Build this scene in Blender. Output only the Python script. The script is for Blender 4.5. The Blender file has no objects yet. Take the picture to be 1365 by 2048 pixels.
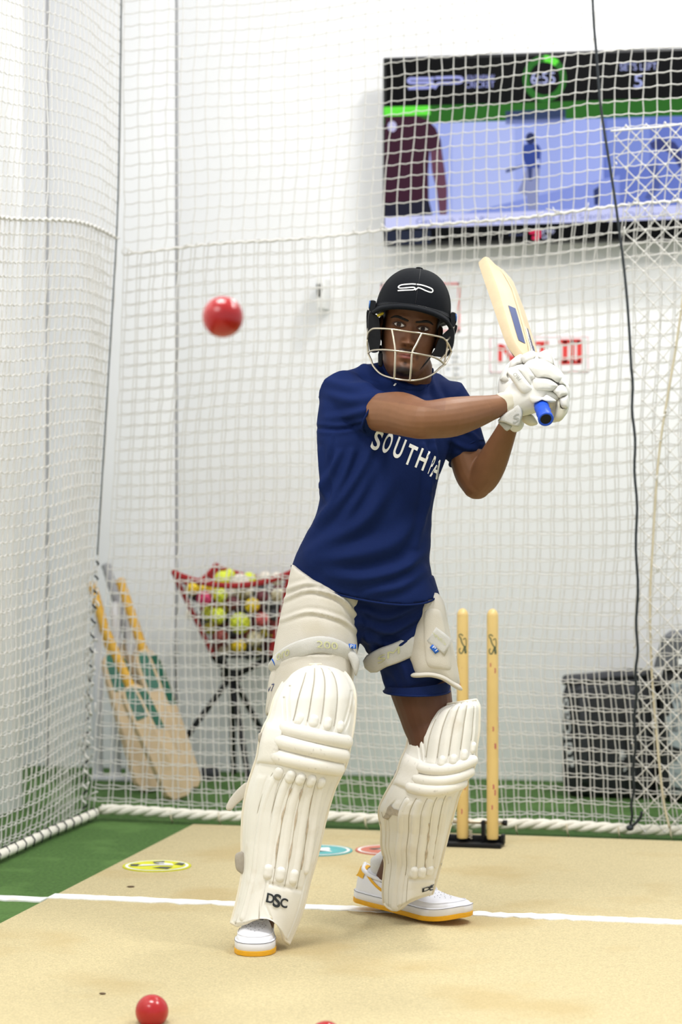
import bpy, bmesh, math, random
import numpy as np
from mathutils import Vector, Matrix
from mathutils.bvhtree import BVHTree
random.seed(7); rng = np.random.default_rng(7)
SC = bpy.context.scene; COL = SC.collection

# ------------------------------------------------------------------ camera, world, light, exposure
FPX = 5100.0; CX = 682.5; CY = 893.0; CAMH = 1.25; TH = math.radians(13.0)
CAM = np.array([0, 0, CAMH]); FWD = np.array([-math.sin(TH), math.cos(TH), 0])
RGT = np.array([math.cos(TH), math.sin(TH), 0]); UP = np.array([0, 0, 1.0])
cd = bpy.data.cameras.new('camera'); co = bpy.data.objects.new('camera', cd); COL.objects.link(co)
co.location = CAM; co.rotation_euler = (math.pi/2, 0, TH)
cd.sensor_fit = 'VERTICAL'; cd.sensor_height = 36; cd.lens = FPX/2048*36
cd.shift_y = -(1024-CY)/2048; cd.clip_start = .1; cd.clip_end = 60
cd.dof.use_dof = True; cd.dof.focus_distance = 6.42; cd.dof.aperture_fstop = 3.2
SC.camera = co
SC.view_settings.view_transform = 'Standard'; SC.view_settings.look = 'None'
SC.view_settings.gamma = 1; SC.view_settings.use_curve_mapping = False
SC.view_settings.exposure = 0.02
w = bpy.data.worlds.new('room_light'); SC.world = w; w.use_nodes = True
w.node_tree.nodes['Background'].inputs[0].default_value = (.95, .97, 1, 1)
w.node_tree.nodes['Background'].inputs[1].default_value = .80

def area(name, loc, target, size, power, color=(1, .985, .955)):
    l = bpy.data.lights.new(name, 'AREA'); l.shape = 'RECTANGLE'; l.size = size[0]; l.size_y = size[1]
    l.energy = power; l.color = color
    o = bpy.data.objects.new(name, l); COL.objects.link(o); o.location = loc
    o.rotation_euler = (Vector(target)-Vector(loc)).to_track_quat('-Z', 'Y').to_euler()
    return o
area('ceiling_lamp', (-.55, 7.9, 4.1), (-.75, 7.7, 0), (.45, .45), 66)
area('ceiling_lamp', (-1.6, 4.6, 4.1), (-1.6, 5.2, 0), (1.2, .5), 86)
area('ceiling_lamp', (.9, 5.5, 4.1), (-.2, 6.2, 0), (.5, 1.0), 72)
area('ceiling_lamp', (-2.4, 1.6, 4.1), (-1.6, 3.5, 0), (1.4, .6), 50)

# ------------------------------------------------------------------ helpers
def P(px, py, d):
    px, py, d = np.broadcast_arrays(np.asarray(px, float), np.asarray(py, float), np.asarray(d, float))
    return CAM + d[..., None]*(FWD + ((px-CX)/FPX)[..., None]*RGT + ((CY-py)/FPX)[..., None]*UP)
def proj(V):
    q = np.asarray(V)-CAM; d = q@FWD
    return CX+q@RGT/d*FPX, CY-q@UP/d*FPX, d
def gnd(px, py, z=0.0):
    return P(px, py, FPX*(CAMH-z)/(py-CY))
def onY(px, py, Y):
    r = (px-CX)/FPX; dy = FWD[1]+r*RGT[1]
    return P(px, py, Y/dy)
def lin(c):
    c = np.asarray(c, float)/255
    return tuple(np.where(c <= .04045, c/12.92, ((c+.055)/1.055)**2.4))+(1.0,)
MATS = {}
def mat(name, rgb, rough=.6, var=.06, scale=30, bump=0., bscale=200, metal=0., emit=0., spec=.5, detail=4, sheen=0., stain=None, coat=0.):
    if name in MATS: return MATS[name]
    m = bpy.data.materials.new(name); m.use_nodes = True; N = m.node_tree; b = N.nodes['Principled BSDF']
    c = lin(rgb)
    tc = N.nodes.new('ShaderNodeTexCoord'); nz = N.nodes.new('ShaderNodeTexNoise')
    nz.inputs['Scale'].default_value = scale; nz.inputs['Detail'].default_value = detail
    N.links.new(tc.outputs['Object'], nz.inputs['Vector'])
    rp = N.nodes.new('ShaderNodeValToRGB')
    rp.color_ramp.elements[0].position = .3; rp.color_ramp.elements[1].position = .7
    rp.color_ramp.elements[0].color = tuple(max(0, x*(1-var)) for x in c[:3])+(1,)
    rp.color_ramp.elements[1].color = tuple(min(1, x*(1+var)) for x in c[:3])+(1,)
    N.links.new(nz.outputs[0], rp.inputs[0]); out = rp.outputs[0]
    if stain:
        n2 = N.nodes.new('ShaderNodeTexNoise'); n2.inputs['Scale'].default_value = stain[1]; n2.inputs['Detail'].default_value = 6
        N.links.new(tc.outputs['Object'], n2.inputs['Vector'])
        r2 = N.nodes.new('ShaderNodeValToRGB'); r2.color_ramp.elements[0].position = stain[2]; r2.color_ramp.elements[1].position = stain[2]+.12
        r2.color_ramp.elements[0].color = (0, 0, 0, 1); r2.color_ramp.elements[1].color = (stain[3],)*3+(1,)
        N.links.new(n2.outputs[0], r2.inputs[0])
        mx = N.nodes.new('ShaderNodeMixRGB'); N.links.new(r2.outputs[0], mx.inputs[0]); N.links.new(out, mx.inputs[1])
        mx.inputs[2].default_value = lin(stain[0]); out = mx.outputs[0]
    if emit: b.inputs['Base Color'].default_value = tuple(x*.06 for x in c[:3])+(1,)
    else: N.links.new(out, b.inputs['Base Color'])
    b.inputs['Roughness'].default_value = rough; b.inputs['Metallic'].default_value = metal
    b.inputs['Specular IOR Level'].default_value = spec
    if sheen: b.inputs['Sheen Weight'].default_value = sheen
    if coat: b.inputs['Coat Weight'].default_value = coat; b.inputs['Coat Roughness'].default_value = .08
    if emit:
        N.links.new(out, b.inputs['Emission Color']); b.inputs['Emission Strength'].default_value = emit
    if bump:
        nb = N.nodes.new('ShaderNodeTexNoise'); nb.inputs['Scale'].default_value = bscale; nb.inputs['Detail'].default_value = 3
        N.links.new(tc.outputs['Object'], nb.inputs['Vector'])
        bp = N.nodes.new('ShaderNodeBump'); bp.inputs['Strength'].default_value = bump; bp.inputs['Distance'].default_value = .004
        N.links.new(nb.outputs[0], bp.inputs['Height']); N.links.new(bp.outputs[0], b.inputs['Normal'])
    MATS[name] = m
    return m
def colmat(name, rough=.5, spec=.5, bump=.1, bscale=300):
    m = bpy.data.materials.new(name); m.use_nodes = True; N = m.node_tree; b = N.nodes['Principled BSDF']
    at = N.nodes.new('ShaderNodeAttribute'); at.attribute_name = 'tone'
    tc = N.nodes.new('ShaderNodeTexCoord'); nz = N.nodes.new('ShaderNodeTexNoise'); nz.inputs['Scale'].default_value = 45
    N.links.new(tc.outputs['Object'], nz.inputs['Vector'])
    mr = N.nodes.new('ShaderNodeMapRange'); mr.inputs['To Min'].default_value = .88; mr.inputs['To Max'].default_value = 1.12
    N.links.new(nz.outputs[0], mr.inputs[0])
    mx = N.nodes.new('ShaderNodeVectorMath'); mx.operation = 'SCALE'
    N.links.new(at.outputs['Color'], mx.inputs[0]); N.links.new(mr.outputs[0], mx.inputs['Scale'])
    N.links.new(mx.outputs[0], b.inputs['Base Color'])
    b.inputs['Roughness'].default_value = rough; b.inputs['Specular IOR Level'].default_value = spec
    nb = N.nodes.new('ShaderNodeTexNoise'); nb.inputs['Scale'].default_value = bscale
    N.links.new(tc.outputs['Object'], nb.inputs['Vector'])
    bp = N.nodes.new('ShaderNodeBump'); bp.inputs['Strength'].default_value = bump; bp.inputs['Distance'].default_value = .003
    N.links.new(nb.outputs[0], bp.inputs['Height']); N.links.new(bp.outputs[0], b.inputs['Normal'])
    MATS[name] = m
    return m

def worldloc(o):
    v = np.zeros(3)
    while o is not None:
        v = v+np.array(o.location); o = o.parent
    return v
def mesh_from(V, F, smooth=True):
    V = np.asarray(V, float).reshape(-1, 3); me = bpy.data.meshes.new('mesh')
    if isinstance(F, np.ndarray) and F.ndim == 2:
        n, k = F.shape
        me.vertices.add(len(V)); me.vertices.foreach_set('co', V.ravel())
        me.loops.add(n*k); me.loops.foreach_set('vertex_index', F.astype(np.int32).ravel())
        me.polygons.add(n); me.polygons.foreach_set('loop_start', np.arange(0, n*k, k, dtype=np.int32))
        me.update(calc_edges=True); me.validate()
    else:
        me.from_pydata(V.tolist(), [], [list(map(int, f)) for f in F]); me.update()
    me.polygons.foreach_set('use_smooth', [smooth]*len(me.polygons))
    return me
def add(name, VF, material, parent=None, smooth=True, base=None, angle=None, **props):
    V, F = VF; V = np.asarray(V, float).reshape(-1, 3)
    if parent is not None: b = worldloc(parent)
    elif base is not None: b = np.asarray(base, float)
    else:
        b = (V.max(0)+V.min(0))/2; b[2] = V[:, 2].min()
    me = mesh_from(V-b, F, smooth)
    if material is not None: me.materials.append(material)
    if angle is not None and smooth:
        bm = bmesh.new(); bm.from_mesh(me)
        for e in bm.edges:
            if len(e.link_faces) == 2 and e.calc_face_angle(0) > math.radians(angle): e.smooth = False
        bm.to_mesh(me); bm.free()
    me.name = name
    o = bpy.data.objects.new(name, me); COL.objects.link(o)
    if parent is not None: o.parent = parent
    else: o.location = b
    for k, v in props.items(): o[k] = v
    return o
def empty(name, loc, label, category, group=None, **props):
    o = bpy.data.objects.new(name, None); COL.objects.link(o); o.location = [float(x) for x in loc]; o.empty_display_size = .1
    o['label'] = label; o['category'] = category
    if group: o['group'] = group
    for k, v in props.items(): o[k] = v
    return o
def join(*parts):
    Vs, Fs, n = [], [], 0
    for V, F in parts:
        V = np.asarray(V, float).reshape(-1, 3); Vs.append(V)
        Fs += [tuple(int(i)+n for i in f) for f in F]; n += len(V)
    return np.vstack(Vs), Fs
def unit(v):
    v = np.asarray(v, float); n = np.linalg.norm(v, axis=-1, keepdims=True); return v/np.maximum(n, 1e-12)
def spline(pts, n):
    p = np.asarray(pts, float)
    if len(p) == 2: return p[0]+(p[1]-p[0])*np.linspace(0, 1, n)[:, None]
    q = np.vstack([2*p[0]-p[1], p, 2*p[-1]-p[-2]]); t = np.linspace(0, len(p)-1-1e-9, n); i = t.astype(int); f = (t-i)[:, None]
    a, b, c, d = q[i], q[i+1], q[i+2], q[i+3]
    return .5*(2*b+(c-a)*f+(2*a-5*b+4*c-d)*f**2+(3*b-a-3*c+d)*f**3)
def cspline(pts, per=5):
    p = np.asarray(pts, float); m = len(p); t = np.arange(m*per)/per; i = t.astype(int); f = (t-i)[:, None]
    a, b, c, d = p[(i-1) % m], p[i % m], p[(i+1) % m], p[(i+2) % m]
    return .5*(2*b+(c-a)*f+(2*a-5*b+4*c-d)*f**2+(3*b-a-3*c+d)*f**3)
def loft(rings, caps=True, closed=True):
    R = np.asarray(rings, float); k, n, _ = R.shape; V = R.reshape(-1, 3); F = []
    for i in range(k-1):
        for j in range(n if closed else n-1):
            j2 = (j+1) % n; F.append((i*n+j, i*n+j2, (i+1)*n+j2, (i+1)*n+j))
    if caps and closed:
        c0, c1 = len(V), len(V)+1; V = np.vstack([V, R[0].mean(0), R[-1].mean(0)])
        for j in range(n):
            j2 = (j+1) % n; F.append((c0, j2, j)); F.append((c1, (k-1)*n+j, (k-1)*n+j2))
    return V, F
def tube(path, rad, n=10, ref=None, cap=0):
    """path Nx3, rad scalar / N / Nx2 (across, along ref); cap = rounded end rings"""
    p = np.asarray(path, float); r = np.asarray(rad, float)
    if r.ndim == 0: r = np.full((len(p), 2), float(r))
    elif r.ndim == 1 and len(r) == len(p): r = np.stack([r, r], 1)
    elif r.ndim == 1: r = np.tile(r, (len(p), 1))
    t = np.gradient(p, axis=0); t = unit(t)
    if cap:
        a = np.linspace(0, math.pi/2, cap+1)[1:]
        h0 = [(p[0]-t[0]*r[0].max()*math.sin(x), r[0]*max(math.cos(x), .02), t[0]) for x in a][::-1]
        h1 = [(p[-1]+t[-1]*r[-1].max()*math.sin(x), r[-1]*max(math.cos(x), .02), t[-1]) for x in a]
        p = np.vstack([[h[0] for h in h0], p, [h[0] for h in h1]]); r = np.vstack([[h[1] for h in h0], r, [h[1] for h in h1]])
        t = np.vstack([[h[2] for h in h0], t, [h[2] for h in h1]])
    rings = []; prev = None
    for i in range(len(p)):
        if ref is not None: b = np.asarray(ref, float)
        elif prev is None: b = np.array([0, 0, 1.]) if abs(t[i][2]) < .9 else np.array([1., 0, 0])
        else: b = prev
        b = unit(b-np.dot(b, t[i])*t[i]); prev = b; a_ = np.cross(t[i], b)
        an = np.arange(n)*2*math.pi/n
        rings.append(p[i]+np.cos(an)[:, None]*a_*r[i, 0]+np.sin(an)[:, None]*b*r[i, 1])
    return loft(rings)
def chain(pts, n=14, m=18, cap=4):
    """pts (px,py,depth,radius px) -> rounded tapering limb"""
    q = spline(pts, m); W = P(q[:, 0], q[:, 1], q[:, 2]); return tube(W, q[:, 3]*q[:, 2]/FPX, n, cap=cap)
def ellipsoid(c, rx, ry, rz, ax=None, n=16, m=12):
    ax = np.eye(3) if ax is None else np.asarray(ax); c = np.asarray(c, float); R = []
    for i in range(1, m):
        a = math.pi*i/m; an = np.arange(n)*2*math.pi/n
        R.append(np.stack([rx*math.sin(a)*np.cos(an), ry*math.sin(a)*np.sin(an), np.full(n, rz*math.cos(a))], 1)@ax+c)
    return loft(R[::-1])
def box(c, s, ax=None, bevel=0, seg=2):
    bm = bmesh.new(); bmesh.ops.create_cube(bm, size=1)
    for v in bm.verts: v.co = Vector((v.co.x*s[0], v.co.y*s[1], v.co.z*s[2]))
    if bevel: bmesh.ops.bevel(bm, geom=bm.edges[:], offset=bevel, segments=seg, affect='EDGES', profile=.5)
    V = np.array([v.co[:] for v in bm.verts]); bm.verts.index_update(); F = [[v.index for v in f.verts] for f in bm.faces]; bm.free()
    ax = np.eye(3) if ax is None else np.asarray(ax)
    return V@ax+np.asarray(c, float), F
def remesh(parts, voxel, smooth=4, fac=.5):
    V, F = join(*parts); me = mesh_from(V, F); o = bpy.data.objects.new('work', me); COL.objects.link(o)
    r = o.modifiers.new('r', 'REMESH'); r.mode = 'VOXEL'; r.voxel_size = voxel
    s = o.modifiers.new('s', 'SMOOTH'); s.iterations = smooth; s.factor = fac
    dg = bpy.context.evaluated_depsgraph_get(); ev = o.evaluated_get(dg); m2 = ev.to_mesh()
    VV = np.empty(len(m2.vertices)*3); m2.vertices.foreach_get('co', VV)
    FF = [tuple(p.vertices) for p in m2.polygons]
    if all(len(f) == 4 for f in FF): FF = np.array(FF)
    ev.to_mesh_clear(); bpy.data.objects.remove(o); bpy.data.meshes.remove(me)
    return VV.reshape(-1, 3), FF
def normals(V, F):
    me = mesh_from(V, F); n = np.empty(len(V)*3); me.vertices.foreach_get('normal', n); bpy.data.meshes.remove(me); return n.reshape(-1, 3)
def pillow(poly, d, h, K=7, per=4, ex=2.6, back=.004, smooth=True):
    """cushion from a pixel outline (star-shaped) at depth d (number or function), real thickness h"""
    q = cspline(poly, per) if per > 1 else np.asarray(poly, float); c = q.mean(0); D = d if callable(d) else (lambda x, y: np.full(np.shape(x), float(d)))
    rings = []
    r0 = P(q[:, 0], q[:, 1], D(q[:, 0], q[:, 1])+back); rings.append(r0)
    for k in range(K):
        s = 1-(k/(K-.3)); s = s**.6 if k else 1
        p = c+(q-c)*s; hh = h*(max(0, 1-s**ex))**.5
        rings.append(P(p[:, 0], p[:, 1], D(p[:, 0], p[:, 1])-hh))
    V, F = loft(rings); return V, F
def ribbon(pts, d, w, h, n=40, k=8):
    q = spline(pts, n); D = d(q[:, 0], q[:, 1]) if callable(d) else np.full(n, float(d)) if np.isscalar(d) else np.interp(np.linspace(0, 1, n), np.linspace(0, 1, len(d)), d)
    W = P(q[:, 0], q[:, 1], D); ww = np.interp(np.linspace(0, 1, n), np.linspace(0, 1, len(np.atleast_1d(w))), np.atleast_1d(w)) if np.ndim(w) else np.full(n, float(w))
    return tube(W, np.stack([ww/2*D/FPX, np.full(n, h)], 1), k, ref=FWD, cap=2)
def glyph(txt, bold=0.):
    cu = bpy.data.curves.new('t', 'FONT'); cu.body = txt; cu.offset = bold; o = bpy.data.objects.new('t', cu); COL.objects.link(o)
    dg = bpy.context.evaluated_depsgraph_get(); m = o.evaluated_get(dg).to_mesh()
    bm = bmesh.new(); bm.from_mesh(m); bmesh.ops.triangulate(bm, faces=bm.faces[:])
    bmesh.ops.remove_doubles(bm, verts=bm.verts[:], dist=1e-5)
    bm.verts.index_update(); V = np.array([v.co[:2] for v in bm.verts]); F = [[v.index for v in f.verts] for f in bm.faces]
    bm.free(); bpy.data.objects.remove(o); bpy.data.curves.remove(cu)
    lo, hi = V.min(0), V.max(0); return (V-lo)/(hi-lo), F, (hi-lo)
def subdiv(V2, F, cuts):
    bm = bmesh.new(); vs = [bm.verts.new((a, b, 0)) for a, b in V2]
    for f in F:
        try: bm.faces.new([vs[i] for i in f])
        except ValueError: pass
    bmesh.ops.subdivide_edges(bm, edges=bm.edges[:], cuts=cuts, use_grid_fill=True)
    bmesh.ops.triangulate(bm, faces=bm.faces[:]); bm.verts.index_update()
    V = np.array([v.co[:2] for v in bm.verts]); F = [[v.index for v in f.verts] for f in bm.faces]; bm.free(); return V, F
def decal(V2, F, tree, off=.0025):
    """pixel-plane outline laid on a real surface"""
    out = []
    for x, y in V2:
        dr = unit(P(x, y, 1.0)-CAM); hit = tree.ray_cast(Vector(CAM), Vector(dr))
        out.append(np.array(hit[0])-dr*off if hit[0] is not None else None)
    ok = [o is not None for o in out]
    ds = np.mean([np.linalg.norm(o-CAM) for o in out if o is not None]) if any(ok) else 6.4
    V = [o if o is not None else CAM+unit(P(x, y, 1.)-CAM)*ds for o, (x, y) in zip(out, V2)]
    F2 = [f for f in F if all(ok[i] for i in f)]
    return np.array(V), F2
def bvh(VF): return BVHTree.FromPolygons([tuple(v) for v in VF[0]], [tuple(int(i) for i in f) for f in VF[1]])
def stroke2d(pts, w, n=24, closed=False):
    q = spline(pts, n) if not closed else cspline(pts, 6)
    t = unit(np.gradient(q, axis=0)); nn = np.stack([-t[:, 1], t[:, 0]], 1)*w/2; V = np.vstack([q+nn, q-nn]); m = len(q)
    return V, [(i, i+1, m+i+1, m+i) for i in range(m-1)]
def poly2d(pts): return np.asarray(pts, float), [tuple(range(len(pts)))]
def g2(x, sx, z, sz): return np.exp(-(x/sx)**2-(z/sz)**2)

# ------------------------------------------------------------------ materials
m_wall = mat('white_wall_paint', (246, 246, 247), .75, .012, 2.5, .03, 60)
m_back = mat('grey_wall_gap', (120, 124, 128), .8)
m_turf = mat('green_turf', (68, 104, 42), .95, .35, 90, .9, 260, detail=8, stain=((92, 130, 62), 6, .5, .5))
m_mat = mat('straw_coloured_mat', (201, 186, 144), .95, .17, 210, 1.0, 260, detail=8, stain=((188, 164, 112), 2.2, .52, .5))
m_line = mat('white_line_paint', (240, 240, 238), .9, .05, 60, .5, 250, stain=((205, 195, 170), 9, .6, .6))
m_net = mat('white_net_twine', (211, 209, 204), .85, .04, 40)
m_rope = mat('white_rope', (226, 222, 210), .85, .06, 60, .3, 150)
m_cord = mat('black_cord', (16, 26, 32), .6)
m_beige = mat('beige_cord', (196, 186, 160), .85)
m_navy = mat('navy_jersey', (20, 34, 76), .75, .05, 250, .12, 700, spec=.06)
m_short = mat('navy_shorts_cloth', (20, 34, 78), .7, .06, 250, .1, 600, spec=.08)
m_pad = mat('white_pad_leather', (226, 223, 215), .5, .025, 14, .1, 120, spec=.4, stain=((206, 196, 178), 16, .6, .45))
m_padroll = mat('white_pad_roll', (226, 222, 213), .5, .03, 20, .12, 150, spec=.4, stain=((160, 154, 144), 90, .64, .55))
m_seam = mat('pad_seam_thread', (178, 172, 158), .8); m_scuff = mat('tan_scuff', (186, 172, 152), .9, .15, 90)
m_piping = mat('pad_piping', (222, 214, 196), .6, .03, 20)
m_thigh = mat('cream_guard_foam', (198, 192, 180), .85, .05, 12, .2, 400, spec=.2, stain=((190, 182, 164), 9, .58, .6))
m_strap = mat('grey_white_strap', (192, 190, 184), .85, .05, 40, .3, 500)
m_glove = mat('white_glove_leather', (222, 220, 214), .5, .02, 20, .08, 200, spec=.4)
m_glove2 = mat('cream_glove_leather', (216, 210, 190), .6, .03, 20, .1, 200)
m_greytxt = mat('grey_print', (150, 150, 142), .6)
m_paletxt = mat('pale_print', (196, 196, 150), .7)
m_grey = mat('grey_palm_mesh', (130, 130, 128), .8, .2, 300, .3, 600)
m_shell = mat('black_helmet_cloth', (17, 19, 23), .8, .08, 120, .15, 900, spec=.08, sheen=.02)
m_black = mat('black_plastic', (16, 17, 20), .42, .1, 60, spec=.25)
m_bluedge = mat('blue_edge', (40, 90, 150), .4)
m_steel = mat('steel_grille', (196, 186, 166), .28, .03, 80, metal=.9)
m_white = mat('white_print', (238, 236, 230), .6, .01)
m_print = mat('black_print', (28, 34, 40), .5)
m_blue = mat('blue_rubber', (20, 78, 200), .42, .05, 80, .1, 300)
m_bluetag = mat('blue_tag', (22, 92, 186), .6)
m_shoe = mat('white_shoe_leather', (228, 228, 234), .45, .015, 30, .06, 250)
m_sole = mat('yellow_outsole', (228, 170, 16), .5, .04, 60)
m_lace = mat('white_lace', (232, 230, 224), .8)
m_sock = mat('white_sock', (214, 214, 216), .95, .05, 300, .4, 500)
m_hole = mat('dark_hole', (96, 98, 112), .8)
m_willow = mat('willow', (198, 178, 144), .5, .05, 18, .08, 90, stain=((206, 168, 118), 7, .58, .5))
m_willowp = mat('willow_face', (222, 190, 160), .5, .05, 22, .08, 90, stain=((200, 158, 132), 12, .55, .5))
m_navyst = mat('navy_sticker', (30, 52, 104), .4)
m_red = mat('red_ball', (172, 14, 18), .26, .06, 30, .05, 90, spec=.5, coat=.25)
m_stump = mat('varnished_stump', (214, 184, 116), .36, .06, 10, spec=.5, stain=((186, 110, 92), 22, .66, .6), coat=.3)
m_redmark = mat('red_ball_mark', (176, 84, 88), .5)
m_gmark = mat('green_mark', (34, 70, 58), .5)
m_eyew = mat('eye_white', (214, 206, 198), .25)
m_iris = mat('brown_iris', (58, 34, 22), .5, spec=.2)
m_pupil = mat('pupil', (6, 5, 5), .4, spec=.3)
m_hair = mat('black_hair', (20, 15, 13), .8, .2, 300, .4, 500)
m_lid = mat('eyelid_skin', (74, 46, 33), .5)
m_lash = mat('lash_line', (18, 12, 10), .6)
m_screen = mat('screen_black', (20, 21, 23), .25, .03, 3, emit=.4, spec=.04)
m_bezel = mat('black_bezel', (20, 21, 22), .35)

# ------------------------------------------------------------------ setting
YB = 9.45
wb = add('wall_back', box((-.8, YB+.12, 2.2), (8.4, .12, 4.4)), m_back, smooth=False, kind='structure')
xs = [-5.0, onY(93, 600, YB)[0], onY(352, 600, YB)[0], 1.05, 3.4]
for a, b in zip(xs[:-1], xs[1:]):
    add('wall_panel', box(((a+b)/2, YB+.03, 2.2), (b-a-.011, .06, 4.4), bevel=.004), m_wall, wb, angle=30)
add('wall_left', box((-3.12, 4.0, 2.2), (.12, 8.72, 4.4), bevel=.01), m_wall, angle=30, kind='structure')
add('wall_side', box((-5.0, 9.0, 2.2), (.1, 1.2, 4.4)), m_wall, smooth=False, kind='structure').name = 'wall_recess'
add('floor', box((-.8, 4.3, -.05), (8.6, 10.5, .1)), m_turf, smooth=False, kind='structure')
MATZ = .012
add('pitch_mat', box((-1.28, 3.05, MATZ/2), (2.15, 9.98, MATZ), bevel=.003), m_mat, angle=30,
    label='straw coloured batting mat laid on the green turf', category='mat')
# crease line: worn sewn strip with a slightly ragged outline
n = 160; xx = np.linspace(-3.0, .2, n); e1 = 6.625+rng.normal(0, .0025, n); e2 = 6.688+rng.normal(0, .0025, n)
rag = np.exp(-((xx+1.95)/.22)**2)+np.exp(-((xx+1.1)/.35)**2)
e1 += rag*rng.normal(0, .007, n); e2 += rag*rng.normal(0, .007, n)
zz = np.where(xx < -2.36, .004, MATZ+.003)
add('crease_line', loft([np.stack([xx, e1, zz-.004], 1), np.stack([xx, e1, zz], 1), np.stack([xx, e2, zz], 1), np.stack([xx, e2, zz-.004], 1)], closed=False, caps=False), m_line, smooth=False,
    label='white crease line running across the mat and turf under the shoes', category='line')

def disc(px, py, rad, label, cols, logo):
    c = gnd(px, py, MATZ+.003)
    r = empty('floor_marker', (c[0], c[1], MATZ), label, 'marker')
    an = np.arange(48)*2*math.pi/48
    def ringv(ra, z): return np.stack([c[0]+ra*np.cos(an), c[1]+ra*np.sin(an), np.full(48, z)], 1)
    add('base', loft([ringv(rad, MATZ), ringv(rad, MATZ+.003), ringv(rad*.01, MATZ+.003)]), mat('marker_'+cols[3], cols[0], .7, .08, 40), r, angle=30)
    add('ring', loft([ringv(rad*.93, MATZ+.0034), ringv(rad*.84, MATZ+.0034)], caps=False), mat('marker_ring', (226, 226, 220), .7), r)
    add('field', (ringv(rad*.82, MATZ+.0036), [tuple(range(48))]), mat('marker_field_'+cols[3], cols[1], .7, .1, 30), r)
    for k, (pts, cc) in enumerate(logo):
        q = np.array(pts)*rad; V = np.stack([c[0]+q[:, 0], c[1]+q[:, 1], np.full(len(q), MATZ+.0042+.0002*k)], 1)
        add('emblem', (V, [tuple(range(len(V)))]), mat('marker_print_%d_%d_%d' % cc, cc, .7), r, smooth=False)
wht, dk = (226, 226, 224), (70, 74, 66)
disc(314, 1731, .101, 'yellow and black round marker printed with a white curl, on mat by the turf edge', ((196, 196, 30), (208, 208, 40), 0, 'yellow'),
     [([(-.8, 0), (-.55, .1), (-.5, -.3), (-.7, -.35)], dk), ([(-.3, .55), (0, .75), (.1, .4), (-.2, .35)], dk), ([(.45, .25), (.75, .1), (.7, .5), (.5, .55)], dk), ([(0, -.5), (.5, -.6), (.55, -.2), (.2, -.25)], dk), ([(-.5, -.3), (.0, -.05), (.5, .05), (.35, .35), (0, .45), (-.2, .3), (.1, .25), (.0, .1), (-.45, .0)], wht), ([(-.2, .3), (.0, .16), (.2, .2), (.1, .28)], dk)])
disc(637, 1700, .105, 'teal round marker with white emblem half hidden behind the front pad', ((84, 160, 160), (92, 168, 170), 0, 'teal'),
     [([(-.5, .1), (.2, .5), (.35, .1), (-.1, .0)], wht), ([(.0, -.1), (.5, -.3), (.2, .2), (-.2, -.0)], wht), ([(-.6, -.3), (.1, -.35), (.3, -.2), (-.4, -.1)], dk)])
disc(775, 1699, .098, 'red round marker half hidden behind the rear pad', ((186, 104, 88), (190, 112, 94), 0, 'red'),
     [([(-.4, -.1), (.3, .4), (.4, .0), (-.0, -.2)], wht), ([(-.6, .0), (-.1, .3), (.0, .1), (-.4, -.2)], dk)])
for (px, py, L, a, lb) in [(510/1.95+0, 1560+419/1.95, .011, .3, 'brown scrap of leaf litter on the mat below the yellow marker'), (400/1.95, 1560+837/1.95, .008, .1, 'tiny dark red crumb on the mat above the ball')]:
    c = gnd(px, py, MATZ)
    add('scrap', ellipsoid(c+np.array([0, 0, .0025]), L, L*.3, .0025, np.array([[math.cos(a), math.sin(a), 0], [-math.sin(a), math.cos(a), 0], [0, 0, 1]])), mat('scrap_brown', (104, 86, 66), .8), label=lb, category='litter')

# ------------------------------------------------------------------ nets
def segs(A, B, r, sag, ref):
    t = unit(B-A); n1 = unit(np.cross(t, ref)); n2 = np.cross(t, n1); M = (A+B)/2+sag
    V = np.stack([np.stack([c+n1*r, c+n2*r, c-n1*r, c-n2*r], 1) for c in (A, M, B)], 1); N = len(A)
    F = []
    for k in range(2):
        for j in range(4):
            j2 = (j+1) % 4; F.append([k*4+j, k*4+j2, (k+1)*4+j2, (k+1)*4+j])
    F = np.array(F)[None]+(np.arange(N)*12)[:, None, None]
    return V.reshape(-1, 3), F.reshape(-1, 4)
def knots(C, r):
    o = np.array([[1, 0, 0], [0, 1, 0], [-1, 0, 0], [0, -1, 0], [0, 0, 1], [0, 0, -1.]])*r
    V = (C[:, None]+o[None]); N = len(C)
    F = np.array([[0, 1, 4, 4], [1, 2, 4, 4], [2, 3, 4, 4], [3, 0, 4, 4], [1, 0, 5, 5], [2, 1, 5, 5], [3, 2, 5, 5], [0, 3, 5, 5]])
    return V.reshape(-1, 3), (F[None]+(np.arange(N)*6)[:, None, None]).reshape(-1, 4)
def tri_fix(F): return [tuple(dict.fromkeys(f)) for f in F.tolist()]
def grid_net(G, r, ref, sagv, kr=2.0):
    A = np.vstack([G[:-1].reshape(-1, 3), G[:, :-1].reshape(-1, 3)]); B = np.vstack([G[1:].reshape(-1, 3), G[:, 1:].reshape(-1, 3)])
    nh = G[:-1].reshape(-1, 3).shape[0]; s = np.zeros_like(A); s[:nh] = sagv
    V1, F1 = segs(A, B, r, s, ref); V2, F2 = knots(G.reshape(-1, 3), r*kr)
    return np.vstack([V1, V2]), F1.tolist()+tri_fix(F2+len(V1))
YN = 8.14; CELL = .0418
x0 = -2.62
def lean(z): return .045*(z-1.0)+np.where(z < .5, .16*(.5-z), 0)
cxs = np.array([onY(x_, y_, YN-.03) for x_, y_ in [(168, 1640), (174, 1560), (184, 1300), (195, 1110), (203, 980), (214, 800), (226, 600), (236, 400), (242, 60), (243, -60)]])
def corner_x(z): return np.interp(z, cxs[:, 2], cxs[:, 0])
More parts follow.
